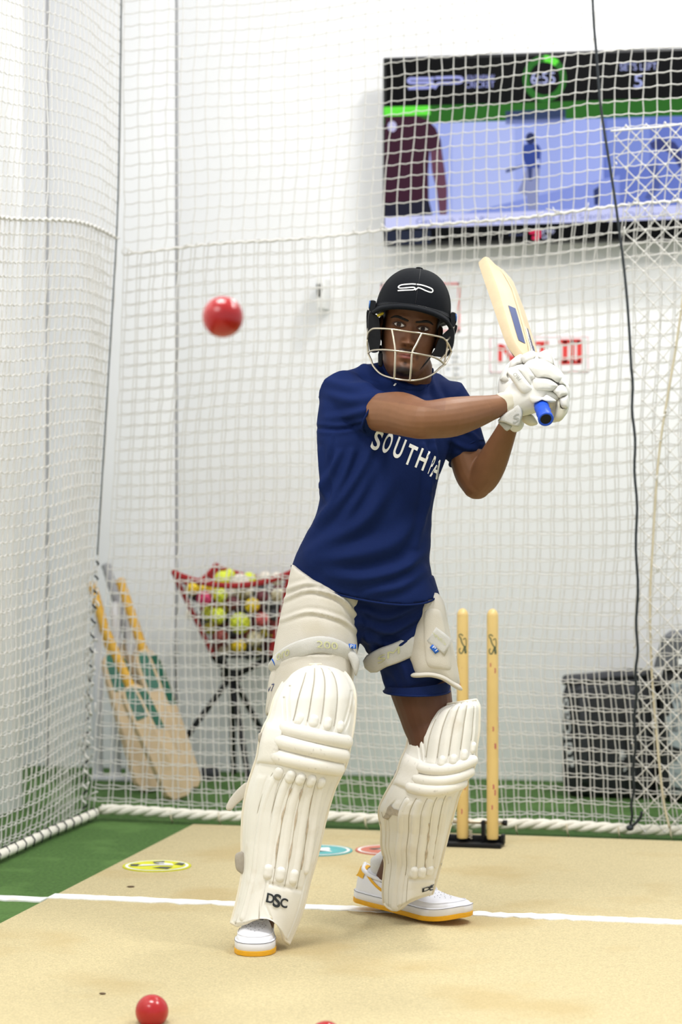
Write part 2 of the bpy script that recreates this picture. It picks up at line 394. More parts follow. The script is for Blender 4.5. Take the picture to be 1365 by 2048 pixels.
def back_pt(x, z, off=0.):
    """net fabric: x,z cloth coordinates -> hung position"""
    s = np.clip((z-.25)/1.4, 0, 1); wob = .006*np.sin(7*x+3*z)+.005*np.sin(11*z-4*x)
    zz = z+s*.075*(x+2.0)+.004*np.sin(9*x+2*z)
    yy = YN+.05*np.sin(math.pi*np.clip(z/2.6, 0, 1))+.02*np.sin(5*x+2*z)+off
    x_ = x+lean(z); x_ = x_+(corner_x(z)+.008-(x0+lean(z)))*np.exp(-(x-x0)/.30)
    return np.stack([x_+wob*np.clip((x-x0)/.2, 0, 1), yy, np.maximum(zz, .02)], -1)
r = empty('practice_net', (-1.5, YN, 0), 'white square mesh practice net hanging behind the batsman and stumps', 'net')
nx = 52
X, Z = np.meshgrid(x0+np.arange(nx)*CELL, .02+np.arange(68)*CELL, indexing='ij')
add('netting', grid_net(back_pt(X, Z)+rng.normal(0, .0013, X.shape+(3,)),   .00165, np.array([0, 1., 0]), np.array([0, 0, -.0035])), m_net, r, kind='stuff')
X, Z = np.meshgrid(x0+np.arange(nx)*CELL, .02+np.arange(47)*CELL, indexing='ij')
G2 = back_pt(X, Z, .022); G2[..., 0] += .008+.004*np.sin(3*Z); G2[..., 2] += .006
add('netting', grid_net(G2+rng.normal(0, .0013, X.shape+(3,)),   .00165, np.array([0, 1., 0]), np.array([0, 0, -.0035])), m_net, r, kind='stuff')
xs_ = np.linspace(x0, x0+(nx-1)*CELL, 160); zs_ = np.full(160, .02+46*CELL)
sp = back_pt(xs_, zs_)+np.array([0, -.006, 0]); sp[:, 2] += .003*np.sin(xs_*150)
add('seam_cord', tube(sp, .0042, 6), m_net, r)
for k in range(26):
    b = sp[rng.integers(0, 160)]; q = b+np.array([rng.normal(0, .006), -.006, .004]); e = q+np.array([rng.normal(0, .012), -.004, abs(rng.normal(.010, .006))])
    add('tuft', tube([b, q, e], [.002, .0022, .0014], 5), m_net, r)
def twisted(path, R, pitch, name, parent, m=None):
    p = np.asarray(path, float); L = np.concatenate([[0], np.cumsum(np.linalg.norm(np.diff(p, axis=0), axis=1))])
    for k in range(3):
        a = 2*math.pi*(L/pitch+k/3); t = unit(np.gradient(p, axis=0)); s = unit(np.cross(t, UP)); u = np.cross(s, t)
        q = p+(np.cos(a)[:, None]*s+np.sin(a)[:, None]*u)*R*.5
        add(name, tube(q, R*.62, 7), m or m_rope, parent)
bx = np.linspace(-2.70, .25, 260)
twisted(np.stack([bx, YN-.02+.008*np.sin(bx*6), .034+.004*np.sin(bx*9)], 1), .017, .15, 'rope_strand', r)
for x in np.arange(-2.45, -.2, .165):
    add('rope_tie', tube(np.array([[x, YN-.04, .044], [x+.003, YN-.045, .02], [x+.005, YN-.03, .004]]), .003, 6), m_beige, r)
# left side net (faces the pitch, runs towards the camera)
def left_pt(y, z, off=0.):
    X = corner_x(z)-.006+(.02*np.sin(math.pi*np.clip(z/2.8, 0, 1))*np.sin(5*(8.1-y))+.006*np.sin(8*z+9*y))*np.clip((YN-y)/.2, 0, 1)+off
    return np.stack([X, y+.0*z, np.maximum(z+.02*np.sin(4*y+z)-.05*np.clip(z, 0, 1)*np.clip((y-7.75)/.35, 0, 1)*0, .02)], -1)
rl = empty('practice_net', (-2.73, 7.5, 0), 'white practice net along the left side of the mat, seen almost edge on', 'net')
Y_, Z_ = np.meshgrid(YN-np.arange(32)*CELL, .02+np.arange(70)*CELL, indexing='ij')
add('netting', grid_net(left_pt(Y_, Z_)+rng.normal(0, .0014, Y_.shape+(3,)), .0017, np.array([1., 0, 0]), np.array([0, 0, -.005])), m_net, rl, kind='stuff')
Y_, Z_ = np.meshgrid(YN-np.arange(32)*CELL, .02+np.arange(47)*CELL, indexing='ij')
Gl = left_pt(Y_, Z_, -.02); Gl[..., 1] += .014
add('netting', grid_net(Gl+rng.normal(0, .0014, Y_.shape+(3,)), .0017, np.array([1., 0, 0]), np.array([0, 0, -.005])), m_net, rl, kind='stuff')
ys_ = np.linspace(YN, YN-31*CELL, 100); sl = left_pt(ys_, np.full(100, .02+46*CELL))+np.array([.006, 0, 0]); sl[:, 2] += .004*np.sin(ys_*140)
add('seam_cord', tube(sl, .0045, 6), m_net, rl)
ry = np.linspace(YN-.02, YN-1.6, 80)
add('rope', tube(np.stack([np.full(80, -2.72)+.004*np.sin(ry*8), ry, np.full(80, .026)], 1), .015, 10, cap=2), m_rope, rl)
for y in np.arange(YN-.06, YN-1.4, -.075):
    add('lacing', tube(np.array([[-2.705, y, .012], [-2.702, y+.006, .032], [-2.715, y+.012, .045], [-2.73, y+.014, .04]]), .0022, 5), m_cord, rl)
# corner cord: straight thin cord above, laced below
cp = [left_pt(np.array(YN-.01), np.array(z))+np.array([.012, -.02, 0]) for z in np.linspace(1.0, 3.0, 40)]
rc = empty('corner_cord', cp[0], 'thin dark cord up the left corner where the two nets meet', 'cord')
pts = [onY(x, y, YN-.03) for x, y in [(243, -40), (242, 60), (236, 400), (226, 600), (214, 800), (203, 980), (195, 1110)]]
add('cord', tube(spline(pts, 60), .0026, 6), mat('grey_cord', (70, 78, 84), .7), rc)
lp = []
for k in range(140):
    f = k/139; y = 1120+f*500; x = np.interp(y, [1120, 1250, 1400, 1520, 1620], [192, 186, 180, 172, 168]); a = k*.75
    lp.append(onY(x+5.5*math.sin(a), y+2*math.cos(a), YN-.03-.012*math.cos(a)))
for k in range(0, 138, 4):
    add('lacing', tube(spline(lp[k:k+4], 10), .0034, 6), m_cord if k % 8 == 0 else m_net, rc)
for k in range(60):
    f = rng.random(); y = 1130+f*490; x = np.interp(y, [1120, 1250, 1400, 1520, 1620], [190, 184, 178, 170, 168])
    b = onY(x+rng.normal(0, 6), y, YN-.03); e = b+np.array([rng.normal(0, .02), -.01, rng.normal(0, .018)])
    add('frayed_end', tube([b, (b+e)/2+np.array([0, 0, .006]), e], .0024, 5), m_net, rc)
for k in range(26):
    f = rng.random(); y = 100+f*900; x = np.interp(y, [0, 1110], [240, 193])-6
    b = onY(x, y, YN-.03); e = b+np.array([rng.normal(-.008, .012), -.01, rng.normal(0, .012)])
    add('frayed_end', tube([b, (b+e)/2+np.array([0, 0, .004]), e], .002, 5), m_net, rc)
# diamond mesh net at the right
rd = empty('practice_net', (-.7, YN-.05, 0), 'white diamond mesh net laced over the square net at the right', 'net')
by = np.array([200, 255, 500, 700, 900, 1200, 1400, 1560, 1660, 1700]); bxx = np.array([1222, 1224, 1250, 1264, 1272, 1277, 1274, 1268, 1262, 1262])
DI = .044
nodes = {}; s2 = DI/math.sqrt(2); keep = {}
for i in range(0, 60):
    for j in range(0, 140):
        if (i+j) % 2: continue
        x = -1.05+i*s2; z = .03+j*s2*1.08
        q = np.array([x+.05*(z-1)*.3, YN-.045+.015*math.sin(4*x+3*z), z+.05*(x+.7)*min(1, z)])
        px, py, _ = proj(q)
        if px > np.interp(py, by, bxx) and py > 252-(px-1222)*.09 and x < .1: nodes[(i, j)] = q+rng.normal(0, .0015, 3)
A, B = [], []
for (i, j), q in nodes.items():
    for di in (1, -1):
        if (i+di, j+1) in nodes: A.append(q); B.append(nodes[(i+di, j+1)])
V1, F1 = segs(np.array(A), np.array(B), .0018, np.array([0, 0, -.001]), np.array([0, 1., 0])); V2, F2 = knots(np.array(list(nodes.values())), .0046)
add('netting', (np.vstack([V1, V2]), F1.tolist()+tri_fix(F2+len(V1))), m_net, rd, kind='stuff')
add('edge_cord', tube(spline([onY(x, y, YN-.05) for x, y in [(1222, 262), (1270, 258), (1320, 254), (1380, 246), (1440, 240)]], 40), .0035, 6), m_net, rd)
add('border_cord', tube(spline([onY(x, y, YN-.055) for x, y in [(1372, 560), (1352, 700), (1320, 900), (1306, 1100), (1301, 1220), (1305, 1350), (1315, 1480), (1328, 1600), (1340, 1655)]], 60), .0042, 6), m_beige, rd)
for k in range(40):
    y = rng.uniform(280, 1650); x = np.interp(y, by, bxx) if k % 2 else np.interp(y, [560, 900, 1220, 1480, 1655], [1372, 1320, 1301, 1315, 1340])
    if k % 2 == 0 and y < 600: continue
    b = onY(x, y, YN-.06); e = b+np.array([rng.normal(0, .012), -.004, rng.normal(0, .012)])
    add('frayed_end', tube([b, (b+e)/2+np.array([0, 0, .005]), e], .0026, 5), m_net, rd)
rk = empty('lacing_cord', onY(1260, 1650, YN-.07), 'long black cord hanging down the right side of the net', 'cord')
ck = spline([onY(x, y, YN-.07) for x, y in [(1185, -30), (1188, 40), (1193, 100), (1199, 180), (1206, 240), (1228, 380), (1247, 520), (1258, 640), (1266, 800), (1273, 1000), (1275, 1250), (1272, 1400), (1268, 1560), (1262, 1650)]], 120)
ck[70:, 0] += .003*np.sin(np.arange(50)*1.1)
add('cord', tube(ck, .0044, 7), m_cord, rk)
add('tail', tube(spline([onY(x, y, YN-.08) for x, y in [(1259, 1656), (1268, 1650), (1278, 1640), (1283, 1632), (1284, 1625)]], 20), .005, 7, cap=2), m_cord, rk)
add('knot', ellipsoid(onY(1261, 1656, YN-.08), .012, .01, .009), m_cord, rk)
# ------------------------------------------------------------------ television on the back wall
YT = 9.29
def S(px, py, off=0.): return onY(px, py, YT-off)
tl = S(766, 115); blc = S(766, 492); x1 = tl[0]+1.30
tv = empty('television', ((tl[0]+x1)/2, YT, blc[2]), 'large wall mounted television showing a cricket drill video under a black header', 'television')
cz = (tl[2]+blc[2])/2; hh = tl[2]-blc[2]
add('casing', box(((tl[0]+x1)/2, YT+.03, cz), (x1-tl[0], .058, hh), bevel=.005), m_bezel, tv, angle=30)
add('wall_bracket', box(((tl[0]+x1)/2, YB-.05, cz), (.5, .1, .36), bevel=.006), m_black, tv, angle=30)
def flat(name, pts, rgb, lift, emit=.9, parent=None, m=None):
    V = np.array([S(x, y, lift) for x, y in pts])
    return add(name, (V, [tuple(range(len(pts)))]), m or mat('screen_%d_%d_%d' % rgb, rgb, .3, .02, 3, spec=.05, emit=emit), parent or scr, smooth=False)
def rect(name, a, b, rgb, lift, **k):
    A_, B_ = S(*a, lift), S(*b, lift); y = A_[1]
    V = np.array([[A_[0], y, A_[2]], [B_[0], y, A_[2]], [B_[0], y, B_[2]], [A_[0], y, B_[2]]])
    return add(name, (V, [(0, 1, 2, 3)]), mat('screen_%d_%d_%d' % rgb, rgb, .3, .02, 3, spec=.05, emit=k.get('emit', .9)), scr, smooth=False)
def screen_text(s, x0, x1_, ytop, ybot, rgb, lift, slope=-.024):
    V, F, _ = glyph(s); px = x0+V[:, 0]*(x1_-x0); py = ybot+(ytop-ybot)*V[:, 1]+slope*(px-x0)
    add('caption', (np.array([S(a, b, lift) for a, b in zip(px, py)]), F), mat('screen_%d_%d_%d' % rgb, rgb, .3, .02, 3, spec=.05, emit=.9), scr, smooth=False)
e = .012
scr = add('screen', box(((tl[0]+x1)/2, YT-.0005, cz), (x1-tl[0]-2*e, .002, hh-2*e)), m_screen, tv, smooth=False)
xr = 1418
vid = (158, 172, 234)
rect('video_picture', (770, 232), (xr, 436), vid, .003)
flat('video_shade', [(905, 226), (1030, 222), (1030, 430), (905, 434)], (176, 188, 242), .0034)
flat('video_shade', [(1120, 219), (1200, 216), (1200, 425), (1120, 428)], (160, 174, 238), .0034)
flat('video_shade', [(1205, 214), (xr, 206), (xr, 420), (1210, 426)], (104, 122, 200), .0035)
flat('video_shade', [(1040, 400), (1240, 350), (1240, 425), (900, 433)], (134, 150, 222), .0036)
flat('video_shade', [(1215, 240), (1300, 236), (1300, 330), (1215, 340)], (124, 142, 214), .0037)
rect('progress_bar', (768, 214), (xr, 230), (44, 104, 36), .004)
rect('progress_fill', (768, 214), (861, 230), (104, 236, 70), .0046)
flat('player_shirt', [(770, 232), (832, 230), (856, 240), (872, 256), (882, 280), (884, 300), (860, 303), (857, 345), (858, 402), (770, 408)], (62, 32, 48), .0042)
flat('player_badge', [(785+9*math.cos(a), 253+11*math.sin(a)) for a in np.linspace(0, 6.1, 16)], (196, 194, 232), .005)
flat('player_trousers', [(770, 406), (858, 400), (866, 432), (866, 438), (770, 442)], (36, 36, 52), .0043)
flat('player_arm', [(861, 302), (884, 299), (890, 340), (895, 380), (894, 432), (880, 433), (874, 380), (864, 340)], (104, 66, 84), .0044)
flat('batter_head', [(1062+10*math.cos(a), 277+12*math.sin(a)) for a in np.linspace(0, 6.1, 16)], (44, 52, 92), .005)
flat('batter_shirt', [(1048, 290), (1062, 286), (1078, 290), (1083, 300), (1081, 336), (1054, 336), (1045, 312)], (54, 74, 150), .0048)
flat('batter_glove', [(1074, 318), (1080, 319), (1080, 328), (1074, 327)], (178, 190, 240), .0052)
flat('batter_bat', [(1012, 340), (1050, 328), (1052, 332), (1013, 346)], (78, 88, 130), .0051)
flat('batter_legs', [(1054, 336), (1081, 336), (1078, 370), (1076, 420), (1056, 420), (1054, 392), (1036, 382), (1044, 366)], (136, 144, 188), .0047)
flat('batter_shorts', [(1056, 336), (1066, 336), (1064, 362), (1058, 360)], (62, 72, 120), .0053)
rect('video_fitting', (1012, 222), (1132, 238), (52, 66, 100), .0045)
rect('video_fitting', (1012, 238), (1132, 245), (112, 124, 176), .0045)
flat('second_batter', [(1300, 286), (1320, 276), (1350, 284), (1362, 300), (1372, 330), (1360, 336), (1346, 312), (1330, 300), (1304, 298)], (58, 66, 122), .0046)
flat('second_batter_legs', [(1296, 330), (1316, 326), (1322, 372), (1300, 400), (1290, 396), (1308, 366)], (82, 96, 160), .0046)
flat('video_stand', [(1188, 380), (1200, 372), (1198, 410), (1190, 410)], (48, 58, 104), .0047)
flat('caption_strip', [(770, 434), (xr, 408), (xr, 436), (770, 458)], (206, 210, 252), .006)
screen_text('Get back into Rhythm: Contest FTF Scenario - On Chase', 833, 1342, 437, 453, (116, 124, 182), .0066, -.03)
rect('footer_panel', (770, 462), (862, 488), (40, 46, 64), .004)
flat('footer_logo', [(1058, 461), (1083, 459), (1083, 474), (1074, 482), (1064, 478), (1066, 470), (1072, 474), (1075, 468), (1060, 468)], (214, 40, 84), .006)
screen_text('group', 1084, 1110, 459, 469, (210, 214, 250), .006, -.02); screen_text('VP', 1084, 1096, 471, 479, (210, 214, 250), .006, -.02)
screen_text('Powered by', 1020, 1054, 467, 473, (96, 104, 150), .006, -.02)
def screen_stroke(name, pts, w, rgb, lift=.005):
    V, F = stroke2d(pts, w, 40); add(name, (np.array([S(a, b, lift) for a, b in V]), F), mat('screen_%d_%d_%d' % rgb, rgb, .3, .02, 3, spec=.05, emit=.9), scr, smooth=False)
lw = (170, 176, 240)
screen_stroke('logo_stroke', [(869, 157), (830, 157.5), (820, 158), (817, 161.5), (820, 165), (830, 165.5), (855, 165), (864, 165), (866, 169), (863, 174), (850, 175.5), (817, 176.5)], 5.5, lw)
screen_stroke('logo_stroke', [(871, 156), (900, 155), (915, 154.5), (923, 156), (925, 160), (922, 164), (914, 165.5), (895, 166), (878, 167), (874, 170), (869, 177)], 5.5, lw)
screen_text('SOUTHPAW', 931, 990, 151, 160, lw, .005, -.03); screen_text('CRICKET', 931, 990, 163.5, 176, lw, .005, -.03)
def arc(a0, a1, r0, r1, rgb, lift):
    an = np.linspace(a0, a1, 40); V = np.vstack([np.stack([1090+r*np.sin(an), 157-r*1.06*np.cos(an)], 1) for r in (r0, r1)])
    add('countdown_ring', (np.array([S(a, b, lift) for a, b in V]), [(i, i+1, 41+i, 40+i) for i in range(39)]), mat('screen_%d_%d_%d' % rgb, rgb, .3, .02, 3, spec=.05, emit=.9), scr, smooth=False)
arc(0, 2*math.pi, 31, 44, (46, 112, 42), .005); arc(-.02, .72, 31, 44, (104, 236, 70), .0056)
screen_text('6:55', 1063, 1111, 145, 168, (196, 202, 250), .0058, -.02)
screen_text('SETS LEFT', 1241, 1315, 127, 141, (184, 192, 248), .0058, -.025); screen_text('5', 1269, 1286, 150, 175, (184, 192, 248), .0058)

# ------------------------------------------------------------------ wall camera, signs
c = onY(647, 588, YB-.05)
r = empty('wall_sensor', (c[0], YB, c[2]), 'small white sensor with black windows fixed to the wall left of the helmet', 'sensor')
add('housing', box(c, (.036, .10, .12), bevel=.008), mat('white_plastic', (232, 232, 230), .4), r, angle=30)
add('window', box(c+np.array([-.004, -.051, .030]), (.02, .004, .009)), m_black, r, smooth=False)
wv = [c+np.array(v) for v in ((-.013, -.052, .016), (.007, -.052, .018), (.002, -.052, -.014), (-.011, -.052, -.014))]
add('lens_window', join(loft([wv, [v+np.array([0, .004, 0]) for v in wv]])), m_black, r, smooth=False)
add('mount', tube([c+np.array([0, .0, -.03]), c+np.array([-.0, .09, -.03])], .016, 10), MATS['white_plastic'], r)
def paper(name, x0, y0, x1_, y1_, label, cat, border=None, bw=3):
    A_, B_ = onY(x0, y0, YB-.004), onY(x1_, y1_, YB-.004)
    r = empty(name, ((A_[0]+B_[0])/2, YB, B_[2]), label, cat)
    add('sheet', box(((A_[0]+B_[0])/2, YB-.002, (A_[2]+B_[2])/2), (B_[0]-A_[0], .003, A_[2]-B_[2])), mat('white_paper', (240, 240, 242), .6, .01), r, smooth=False)
    if border:
        b = bw*.00186; m = mat('paper_border_%d' % border[1], border, .6)
        for (cx, cz, sx, sz) in [((A_[0]+B_[0])/2, A_[2]-b/2, B_[0]-A_[0], b), ((A_[0]+B_[0])/2, B_[2]+b/2, B_[0]-A_[0], b), (A_[0]+b/2, (A_[2]+B_[2])/2, b, A_[2]-B_[2]), (B_[0]-b/2, (A_[2]+B_[2])/2, b, A_[2]-B_[2])]:
            add('border', box((cx, YB-.0042, cz), (sx, .001, sz)), m, r, smooth=False)
    return r
sg = paper('net_sign', 980, 674, 1178, 744, 'white paper sign with red letters on the wall behind the bat', 'sign', (232, 186, 190), 2)
def wall_poly(pts, m, parent, name='letter'):
    V = np.array([onY(x, y, YB-.0052) for x, y in pts]); add(name, (V, [tuple(range(len(pts)))]), m, parent, smooth=False)
m_rl = mat('red_letter', (222, 62, 58), .6, .04)
for x in (0, 14, 28):
    wall_poly([(1126+x*1.02, 681), (1136+x*1.02, 681), (1136+x*1.02, 726), (1126+x*1.02, 726)], m_rl, sg)
wall_poly([(1119, 679), (1162, 678), (1162, 686), (1119, 687)], m_rl, sg); wall_poly([(1121, 721), (1163, 720), (1163, 728), (1121, 729)], m_rl, sg)
wall_poly([(1072, 683), (1098, 682), (1098, 689), (1072, 690)], m_rl, sg); wall_poly([(1081, 688), (1089, 688), (1089, 727), (1081, 727)], m_rl, sg); wall_poly([(1077, 722), (1093, 722), (1093, 728), (1077, 728)], m_rl, sg)
wall_poly([(1040, 684), (1064, 683), (1064, 690), (1048, 690), (1048, 702), (1060, 702), (1060, 708), (1048, 708), (1048, 721), (1066, 721), (1066, 728), (1040, 728)], m_rl, sg)
wall_poly([(997, 688), (1005, 688), (1005, 727), (997, 727)], m_rl, sg); wall_poly([(1004, 688), (1012, 692), (1031, 722), (1031, 727), (1024, 727), (1004, 696)], m_rl, sg); wall_poly([(1026, 686), (1032, 686), (1032, 726), (1026, 726)], m_rl, sg)
po = paper('framed_notice', 762, 567, 921, 664, 'white notice with thick pale red border partly behind the helmet', 'notice', (236, 150, 148), 5)
for k in range(4): wall_poly([(790, 590+k*16), (890, 589+k*16), (890, 592+k*16), (790, 593+k*16)], mat('notice_line', (214, 150, 150), .6), po, 'text_line')
nt = paper('printed_notice', 880, 676, 926, 756, 'small white printed notice with faint grey lines right of the face guard', 'notice', (206, 210, 214), 1)
for k, (a, b) in enumerate([(904, 918), (904, 916), (893, 900), (906, 919), (906, 918)]):
    y = [712, 722, 736, 735, 747][k]; wall_poly([(a, y), (b, y), (b, y+4), (a, y+4)], mat('notice_grey', (176, 180, 184), .6), nt, 'text_line')

# ------------------------------------------------------------------ spring stumps
YS = 7.79; XS = [-1.505, -1.411, -1.317]
r = empty('spring_stumps', (XS[1], YS, MATZ), 'three varnished wooden stumps on a black sprung base behind the batsman', 'stumps')
fwd_s = np.array([0, -1., 0])
for k, x in enumerate(XS):
    zz = np.array([.024, .03, .2, .5, .715, .722, .729, .734, .7365]); rr = np.array([.0165, .0182, .0184, .0182, .018, .0168, .0135, .008, .0015])
    an = np.arange(24)*2*math.pi/24
    st = add('stump', loft([np.stack([x+q*np.cos(an), YS+q*np.sin(an), np.full(24, MATZ+z)], 1) for z, q in zip(zz, rr)]), m_stump, r, angle=50)
    def on_stump(u, z, rad=.0186): return np.array([x+rad*math.sin(u/rad+.17), YS-rad*math.cos(u/rad+.17), MATZ+z])
    def smark(pts, w, m, nm):
        q = spline(pts, 18); t = unit(np.gradient(q, axis=0)); nn = np.stack([-t[:, 1], t[:, 0]], 1)*w/2
        V = [on_stump(a, b) for a, b in np.vstack([q+nn, q-nn])]; add(nm, (np.array(V), [(i, i+1, 19+i, 18+i) for i in range(17)]), m, st)
    smark([(-.013, .652), (-.008, .657), (-.003, .656), (.001, .652)], .003, m_gmark, 'logo_mark')
    smark([(-.012, .650), (-.006, .645), (-.004, .636), (.001, .625), (.008, .617), (.011, .607), (.012, .598)], .0036, m_gmark, 'logo_mark')
    smark([(.001, .640), (.007, .645), (.011, .640), (.012, .628), (.010, .615)], .0026, m_gmark, 'logo_mark')
    smark([(.006, .620), (.002, .607), (-.003, .598), (-.009, .600), (-.011, .608), (-.007, .614)], .0034, m_gmark, 'logo_mark')
    smark([(.006, .612), (.007, .604), (.009, .597)], .003, m_gmark, 'logo_mark')
    for q in range(5 + 3*(k == 2)):
        z = rng.uniform(.08, .58); u = rng.uniform(-.011, .011); L = rng.uniform(.003, .010)
        smark([(u, z-L), (u+.001, z), (u, z+L)], rng.uniform(.003, .005), m_redmark, 'ball_mark')
add('base_plate', box((XS[1]+.0, YS+.0, MATZ+.007), (.252, .075, .014), bevel=.003), m_black, r, angle=30)
add('base_rail', box((XS[1], YS+.025, MATZ+.02), (.25, .018, .022), bevel=.003), m_black, r, angle=30)
for x in (XS[0]-.03, XS[2]-.031, XS[2]+.03):
    add('base_post', box((x, YS+.016, MATZ+(.045 if x < XS[2] else .022)), (.011, .03, .066 if x < XS[2] else .03), bevel=.002), m_black, r, angle=30)
add('spring_rod', tube([(XS[0]-.02, YS+.02, MATZ+.072), (XS[2]+.034, YS+.02, MATZ+.072)], .006, 10), m_steel, r)
add('rod_cap', tube([(XS[2]+.03, YS+.02, MATZ+.072), (XS[2]+.042, YS+.02, MATZ+.072)], .009, 10), m_black, r)
for x in (XS[1]+.022,):
    add('spring', tube([(x+.006*math.sin(a), YS+.012, MATZ+.02+.0012*a) for a in np.linspace(0, 24, 80)], .0014, 5), m_steel, r)

# ------------------------------------------------------------------ cricket balls
def ball_mesh(m, rad=.036, seam=True):
    V, F = ellipsoid((0, 0, 0), rad, rad, rad, n=28, m=18)
    return V, F
def ball(loc, m, label, rad=.036, group=None, rot=(.5, .4, .2), seam=True, name='cricket_ball'):
    o = add(name, ellipsoid((0, 0, 0), rad, rad, rad, n=28, m=18), m, base=(0, 0, 0), label=label, category='ball')
    o.location = [float(q) for q in loc]; o.rotation_euler = rot
    if group: o['group'] = group
    if seam:
        for q in (-.0022, 0, .0022):
            an = np.linspace(0, 2*math.pi, 49); rr = math.sqrt(rad**2-q*q)+.0002
            V, F = tube(np.stack([rr*np.cos(an), rr*np.sin(an), np.full(49, q)], 1), .0006, 5)
            me = mesh_from(V, F); me.materials.append(mat('ball_seam', (150, 26, 28), .5)); so = bpy.data.objects.new('seam', me); COL.objects.link(so); so.parent = o
    return o
ball(P(446, 634, 4.42), m_red, 'shiny red ball in mid air left of the batsman', rot=(1.9, .9, .3), seam=False)
ball(P(304, 2022.5, 5.478), m_red, 'shiny red ball lying on the mat at bottom left', rot=(1.7, .9, .9), seam=False)
p = gnd(652, 2113, MATZ); ball((p[0], p[1], MATZ+.036), m_red, 'red ball cut off by the bottom edge, only its top showing', rot=(.3, 1.2, 0), seam=False)

# ------------------------------------------------------------------ ball basket on crossed legs and its balls
YK = 9.05
bk = empty('ball_basket', onY(470, 1560, YK)*np.array([1, 1, 0]), 'red cornered mesh ball bag on crossed black legs against the wall', 'basket')
m_bag = mat('red_bag_fabric', (158, 30, 34), .8, .1, 60, .2, 300); m_bagnet = mat('black_bag_mesh', (26, 28, 30), .8)
def kb(px, py, y): return onY(px, py, y)
cA, cB, cC, cD = kb(345, 1143, YK-.06), kb(592, 1140, YK-.06), kb(662, 1126, YK+.28), kb(430, 1130, YK+.28)
bA, bB, bC, bD = kb(428, 1314, YK+.0), kb(548, 1312, YK+.0), kb(556, 1306, YK+.2), kb(440, 1308, YK+.2)
tops = [cA, cB, cC, cD]; bots = [bA, bB, bC, bD]
for k in range(4):
    a, b = tops[k], tops[(k+1) % 4]; t = np.linspace(0, 1, 24)[:, None]; q = a+(b-a)*t; q[:, 2] -= (.055*np.sin(math.pi*t[:, 0])**.8)
    add('rim', tube(q, np.array([[.004, .011]]*24), 8, ref=UP), m_bag, bk)
    # leather corner strip
    mid = tops[k]*.55+bots[k]*.45+(tops[k]-bots[k])*0; L = np.linspace(0, 1, 14)[:, None]; edge = tops[k]+(bots[k]-tops[k])*L
    wd = np.interp(L[:, 0], [0, .12, .5, 1], [.010, .034, .026, .03])
    ou = unit((tops[k]-np.mean(tops, 0))*np.array([1, 1, 0])); sd = np.cross(ou, UP)
    add('corner_strip', tube(edge, np.stack([wd, np.full(14, .004)], 1), 8, ref=ou), m_bag, bk)
    # mesh wall between the strips
    A_, B_ = [], []
    b2 = bots[(k+1) % 4]; a2 = bots[k]
    def wp(u, v): 
        p_ = (a+(b-a)*u); p_ = p_-np.array([0, 0, .055*math.sin(math.pi*u)**.8]); q_ = a2+(b2-a2)*u
        w_ = p_+(q_-p_)*v; out = unit(((a+b)/2-np.mean(tops, 0))*np.array([1, 1, 0])); return w_+out*.035*math.sin(math.pi*v)*math.sin(math.pi*u)
    for i in range(13):
        for j in range(9):
            u, v = i/12, j/9
            if i < 12: A_ += [wp(u, v)]; B_ += [wp((i+1)/12, min(1, (j+1)/9))]; A_ += [wp((i+1)/12, v)]; B_ += [wp(u, min(1, (j+1)/9))]
    V1, F1 = segs(np.array(A_), np.array(B_), .0009, np.zeros(3), np.array([.3, 1., .1])); add('side_mesh', (V1, F1), m_bagnet, bk, kind='stuff')
bq = np.array(bots)
add('bag_floor', loft([bq+np.array([0, 0, -.006]), bq+np.array([0, 0, .004])]), m_bagnet, bk, smooth=False)
hub = kb(463, 1352, YK+.1)
add('hub', box(hub, (.075, .05, .045), bevel=.012), m_black, bk, angle=30)
feet = [gnd(352, 1590)+0, gnd(524, 1594)+0, None, None]
feet = [np.array([kb(348, 1490, YK)[0]-.075, YK-.02, 0]), np.array([kb(520, 1540, YK-.05)[0], YK-.18, 0]), np.array([kb(560, 1560, YK+.2)[0], YK+.3, 0]), np.array([kb(420, 1560, YK+.2)[0]-.12, YK+.32, 0])]
feet[3][0] += .18
for k, f in enumerate(feet):
    j = bots[(k+2) % 4]
    add('leg', tube([f+np.array([0, 0, .008]), hub+(f-hub)*.02, j], .011, 10, cap=2), m_black, bk)
YG, PK, YE, MR, WH, CRM, SAL, GRY, BLK, RB, OLV = (214, 226, 60), (214, 62, 112), (236, 204, 30), (104, 42, 52), (224, 216, 202), (222, 214, 178), (206, 92, 92), (92, 94, 98), (36, 36, 38), (150, 66, 58), (190, 176, 40)
words = {YG: 'lime yellow', PK: 'bright pink', YE: 'golden yellow', MR: 'dark maroon', WH: 'off white', CRM: 'cream', SAL: 'salmon red', GRY: 'slate grey', BLK: 'black', RB: 'brick red', OLV: 'olive yellow'}
